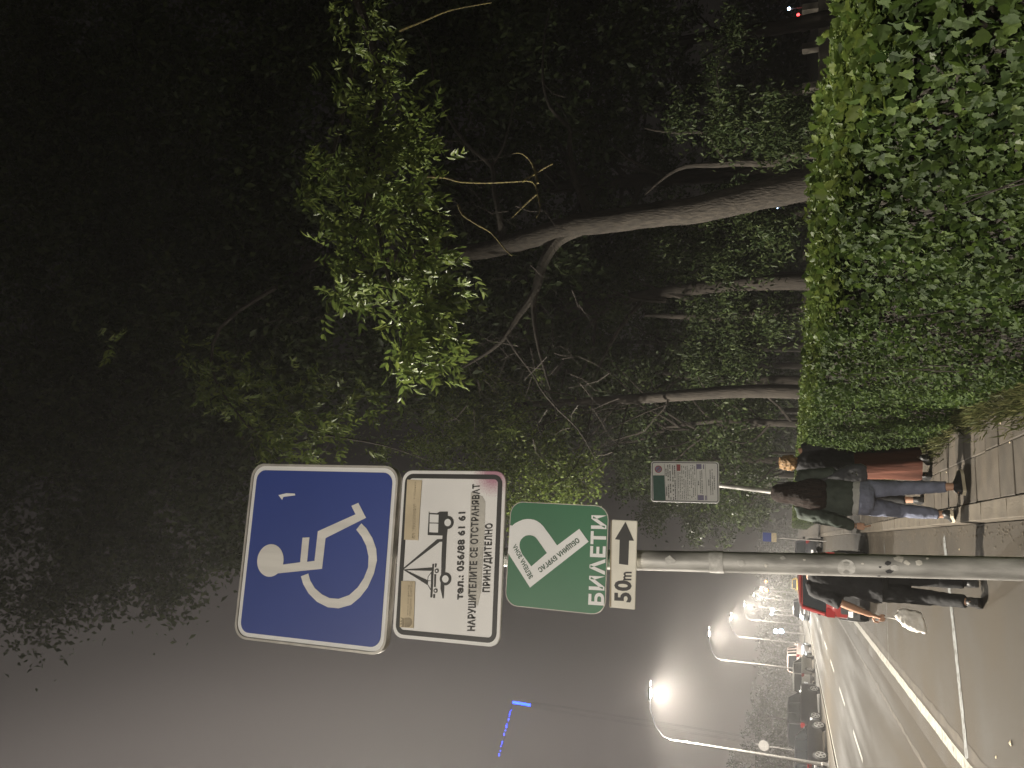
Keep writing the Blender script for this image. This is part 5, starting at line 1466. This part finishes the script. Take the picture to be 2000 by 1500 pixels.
b = MB(); b.loft([ell((0, .005), .02, .02, 1.585), ell((0, .01), .066, .072, 1.575), ell((0, 0), .088, .095, 1.53), ell((0, -.01), .09, .09, 1.45), ell((0, -.02), .07, .06, 1.38)]); remesh(b.build('hair', M['hair_dark'], t3), .010, 2)

# ---- man in black with a white bag
pose4 = dict(pelvis=V((-.02, 0, .94)), chest=V((.02, .03, 1.27)), neck=V((.075, .06, 1.46)), head=V((.115, .09, 1.605)),
             lhip=V((-.09, 0, .92)), lknee=V((-.11, .05, .50)), lankle=V((-.105, -.18, .13)), llift=.07, ltoe=(-.1, 1),
             rhip=V((.05, 0, .92)), rknee=V((.05, .12, .50)), rankle=V((.05, .14, .09)), rtoe=(0, 1),
             lshoulder=V((-.13, .03, 1.40)), lelbow=V((-.235, -.04, 1.14)), lwrist=V((-.315, .03, .90)), lhdir=(-.22, .1, -1), lgrip=True,
             rshoulder=V((.16, .05, 1.40)), relbow=V((.175, .1, 1.14)), rwrist=V((.13, .25, 1.05)), rhdir=(0, 1, 0))
t4, P4 = make_person('man in black T-shirt and trousers walking on the road behind the grey post', (-.335, 8.0, 0), 0, 1.74, pose4, sex='m')
b = MB()
b.loft([ell((-.035, 0), .165, .125, .80), ell((-.03, 0), .168, .125, .90), ell((-.015, .01), .160, .12, 1.05), ell((.0, .02), .165, .12, 1.2), ell((.02, .03), .172, .115, 1.33), ell((.03, .04), .165, .095, 1.41), ell((.06, .05), .09, .07, 1.455), ell((.07, .055), .06, .055, 1.475)])
b.tube([P4['lshoulder'] + V((.06, 0, .0)), P4['lshoulder'], P4['lshoulder'].lerp(P4['lelbow'], .5), P4['lshoulder'].lerp(P4['lelbow'], .92)], [.072, .075, .070, .068], 14)
b.tube([P4['rshoulder'] - V((.05, 0, .0)), P4['rshoulder'], P4['rshoulder'].lerp(P4['relbow'], .8)], [.06, .06, .055], 14)
remesh(b.build('t_shirt', M['black_cloth'], t4), .011, 3, .03, .09)
b = MB(); b.loft([ell((-.02, 0), .10, .09, .76), ell((-.02, 0), .15, .125, .82), ell((-.02, 0), .148, .12, .93)])
for s in ('l', 'r'):
    h, kn, an = P4[s + 'hip'], P4[s + 'knee'], P4[s + 'ankle']
    b.tube([h, h.lerp(kn, .5), kn, kn.lerp(an, .4), kn.lerp(an, .95)], [.098, .088, .072, .066, .060], 14)
remesh(b.build('trousers', M['trouser'], t4), .011, 3, .02, .08)
shoes(t4, P4, M['plastic'], M['plastic'])
b = MB(); h_ = P4['head']
b.loft([ell((h_.x, h_.y - .01), .02, .02, h_.z + .115), ell((h_.x, h_.y - .008), .06, .068, h_.z + .10), ell((h_.x, h_.y - .015), .080, .092, h_.z + .05), ell((h_.x, h_.y - .025), .080, .086, h_.z), ell((h_.x, h_.y - .04), .065, .062, h_.z - .05)]); remesh(b.build('hair', M['hair_dark'], t4), .009, 2, .015, .03)
# the white bag in his hand
wb = empty('white_bag', 'crumpled white carrier bag held low in the left hand of the man in black', 'bag', (-.665, 8.05, .43))
b = MB(); rg = []
for z, rx, ry, cx in ((.02, .080, .035, -.012), (.03, .094, .050, -.012), (.10, .097, .055, -.004), (.17, .094, .048, .008), (.215, .072, .036, .012), (.235, .035, .025, .012), (.26, .018, .014, .008)):
    rg.append(ell((cx, 0), rx, ry, z, 18, tilt=.018, pw=.7))
b.loft(rg); remesh(b.build('bag_body', M['bag_white'], wb), .008, 2, .03, .05)
b = MB(); b.tube([(.0, 0, .25), (.005, 0, .30), (.005, 0, .375)], [.008, .006, .005], 6); b.build('handle', M['bag_white'], wb)

# ================================================================== LITTLE THINGS ON THE GROUND
random.seed(6)
for (ix, iy, lb, kk) in ((1832, 1103, 'crumpled white scrap on the asphalt by the parking bay line', .022), (1875, 1073, 'small white scrap at the kerb foot beside the grey post', .014), (1956, 826, 'pale pebble on the pavement slabs near the grass', .016), (1974, 864, 'smaller pale pebble on the pavement slab joint', .012),
                         (1976, 1452, 'dry yellow leaf lying on the parking bay asphalt', .03), (1947, 1479, 'white cigarette end on the parking bay asphalt', .018), (1850, 922, 'white cigarette end lying near the women on the slabs', .015)):
    z0 = PZ if iy < 1040 else 0.0
    d = ray(ix, iy); t = (z0 - EYE) / d.z
    b = MB(); k = 7
    ring = [(kk * random.uniform(.5, 1) * math.cos(2 * math.pi * i / k), kk * random.uniform(.5, 1) * math.sin(2 * math.pi * i / k), kk * .25 * random.random()) for i in range(k)]
    b.add(ring + [(0, 0, kk * .6), (0, 0, 0)], [(i, (i + 1) % k, k) for i in range(k)] + [((i + 1) % k, i, k + 1) for i in range(k)])
    o = b.build('litter', M['cream'], None); o.location = (d.x * t, d.y * t, z0 + .004)
    tag(o, lb, 'litter', 'litter on the ground')

# ================================================================== HAZE
hz = MB().box(-300, 300, -70, 340, -1.1, 46).build('haze', [])
hz.data.materials.clear()
hm = bpy.data.materials.new('night_fog'); hm.use_nodes = True
hn = hm.node_tree; hn.nodes.clear()
pv = hn.nodes.new('ShaderNodeVolumePrincipled'); ou = hn.nodes.new('ShaderNodeOutputMaterial')
pv.inputs['Color'].default_value = (.95, .93, .92, 1)
pv.inputs['Density'].default_value = HAZE
pv.inputs['Anisotropy'].default_value = 0.66
hn.links.new(pv.outputs[0], ou.inputs['Volume'])
hz.data.materials.append(hm)
hz.display_type = 'WIRE'
tag(hz, 'thin night fog filling the street and the park', 'fog', kind='stuff')
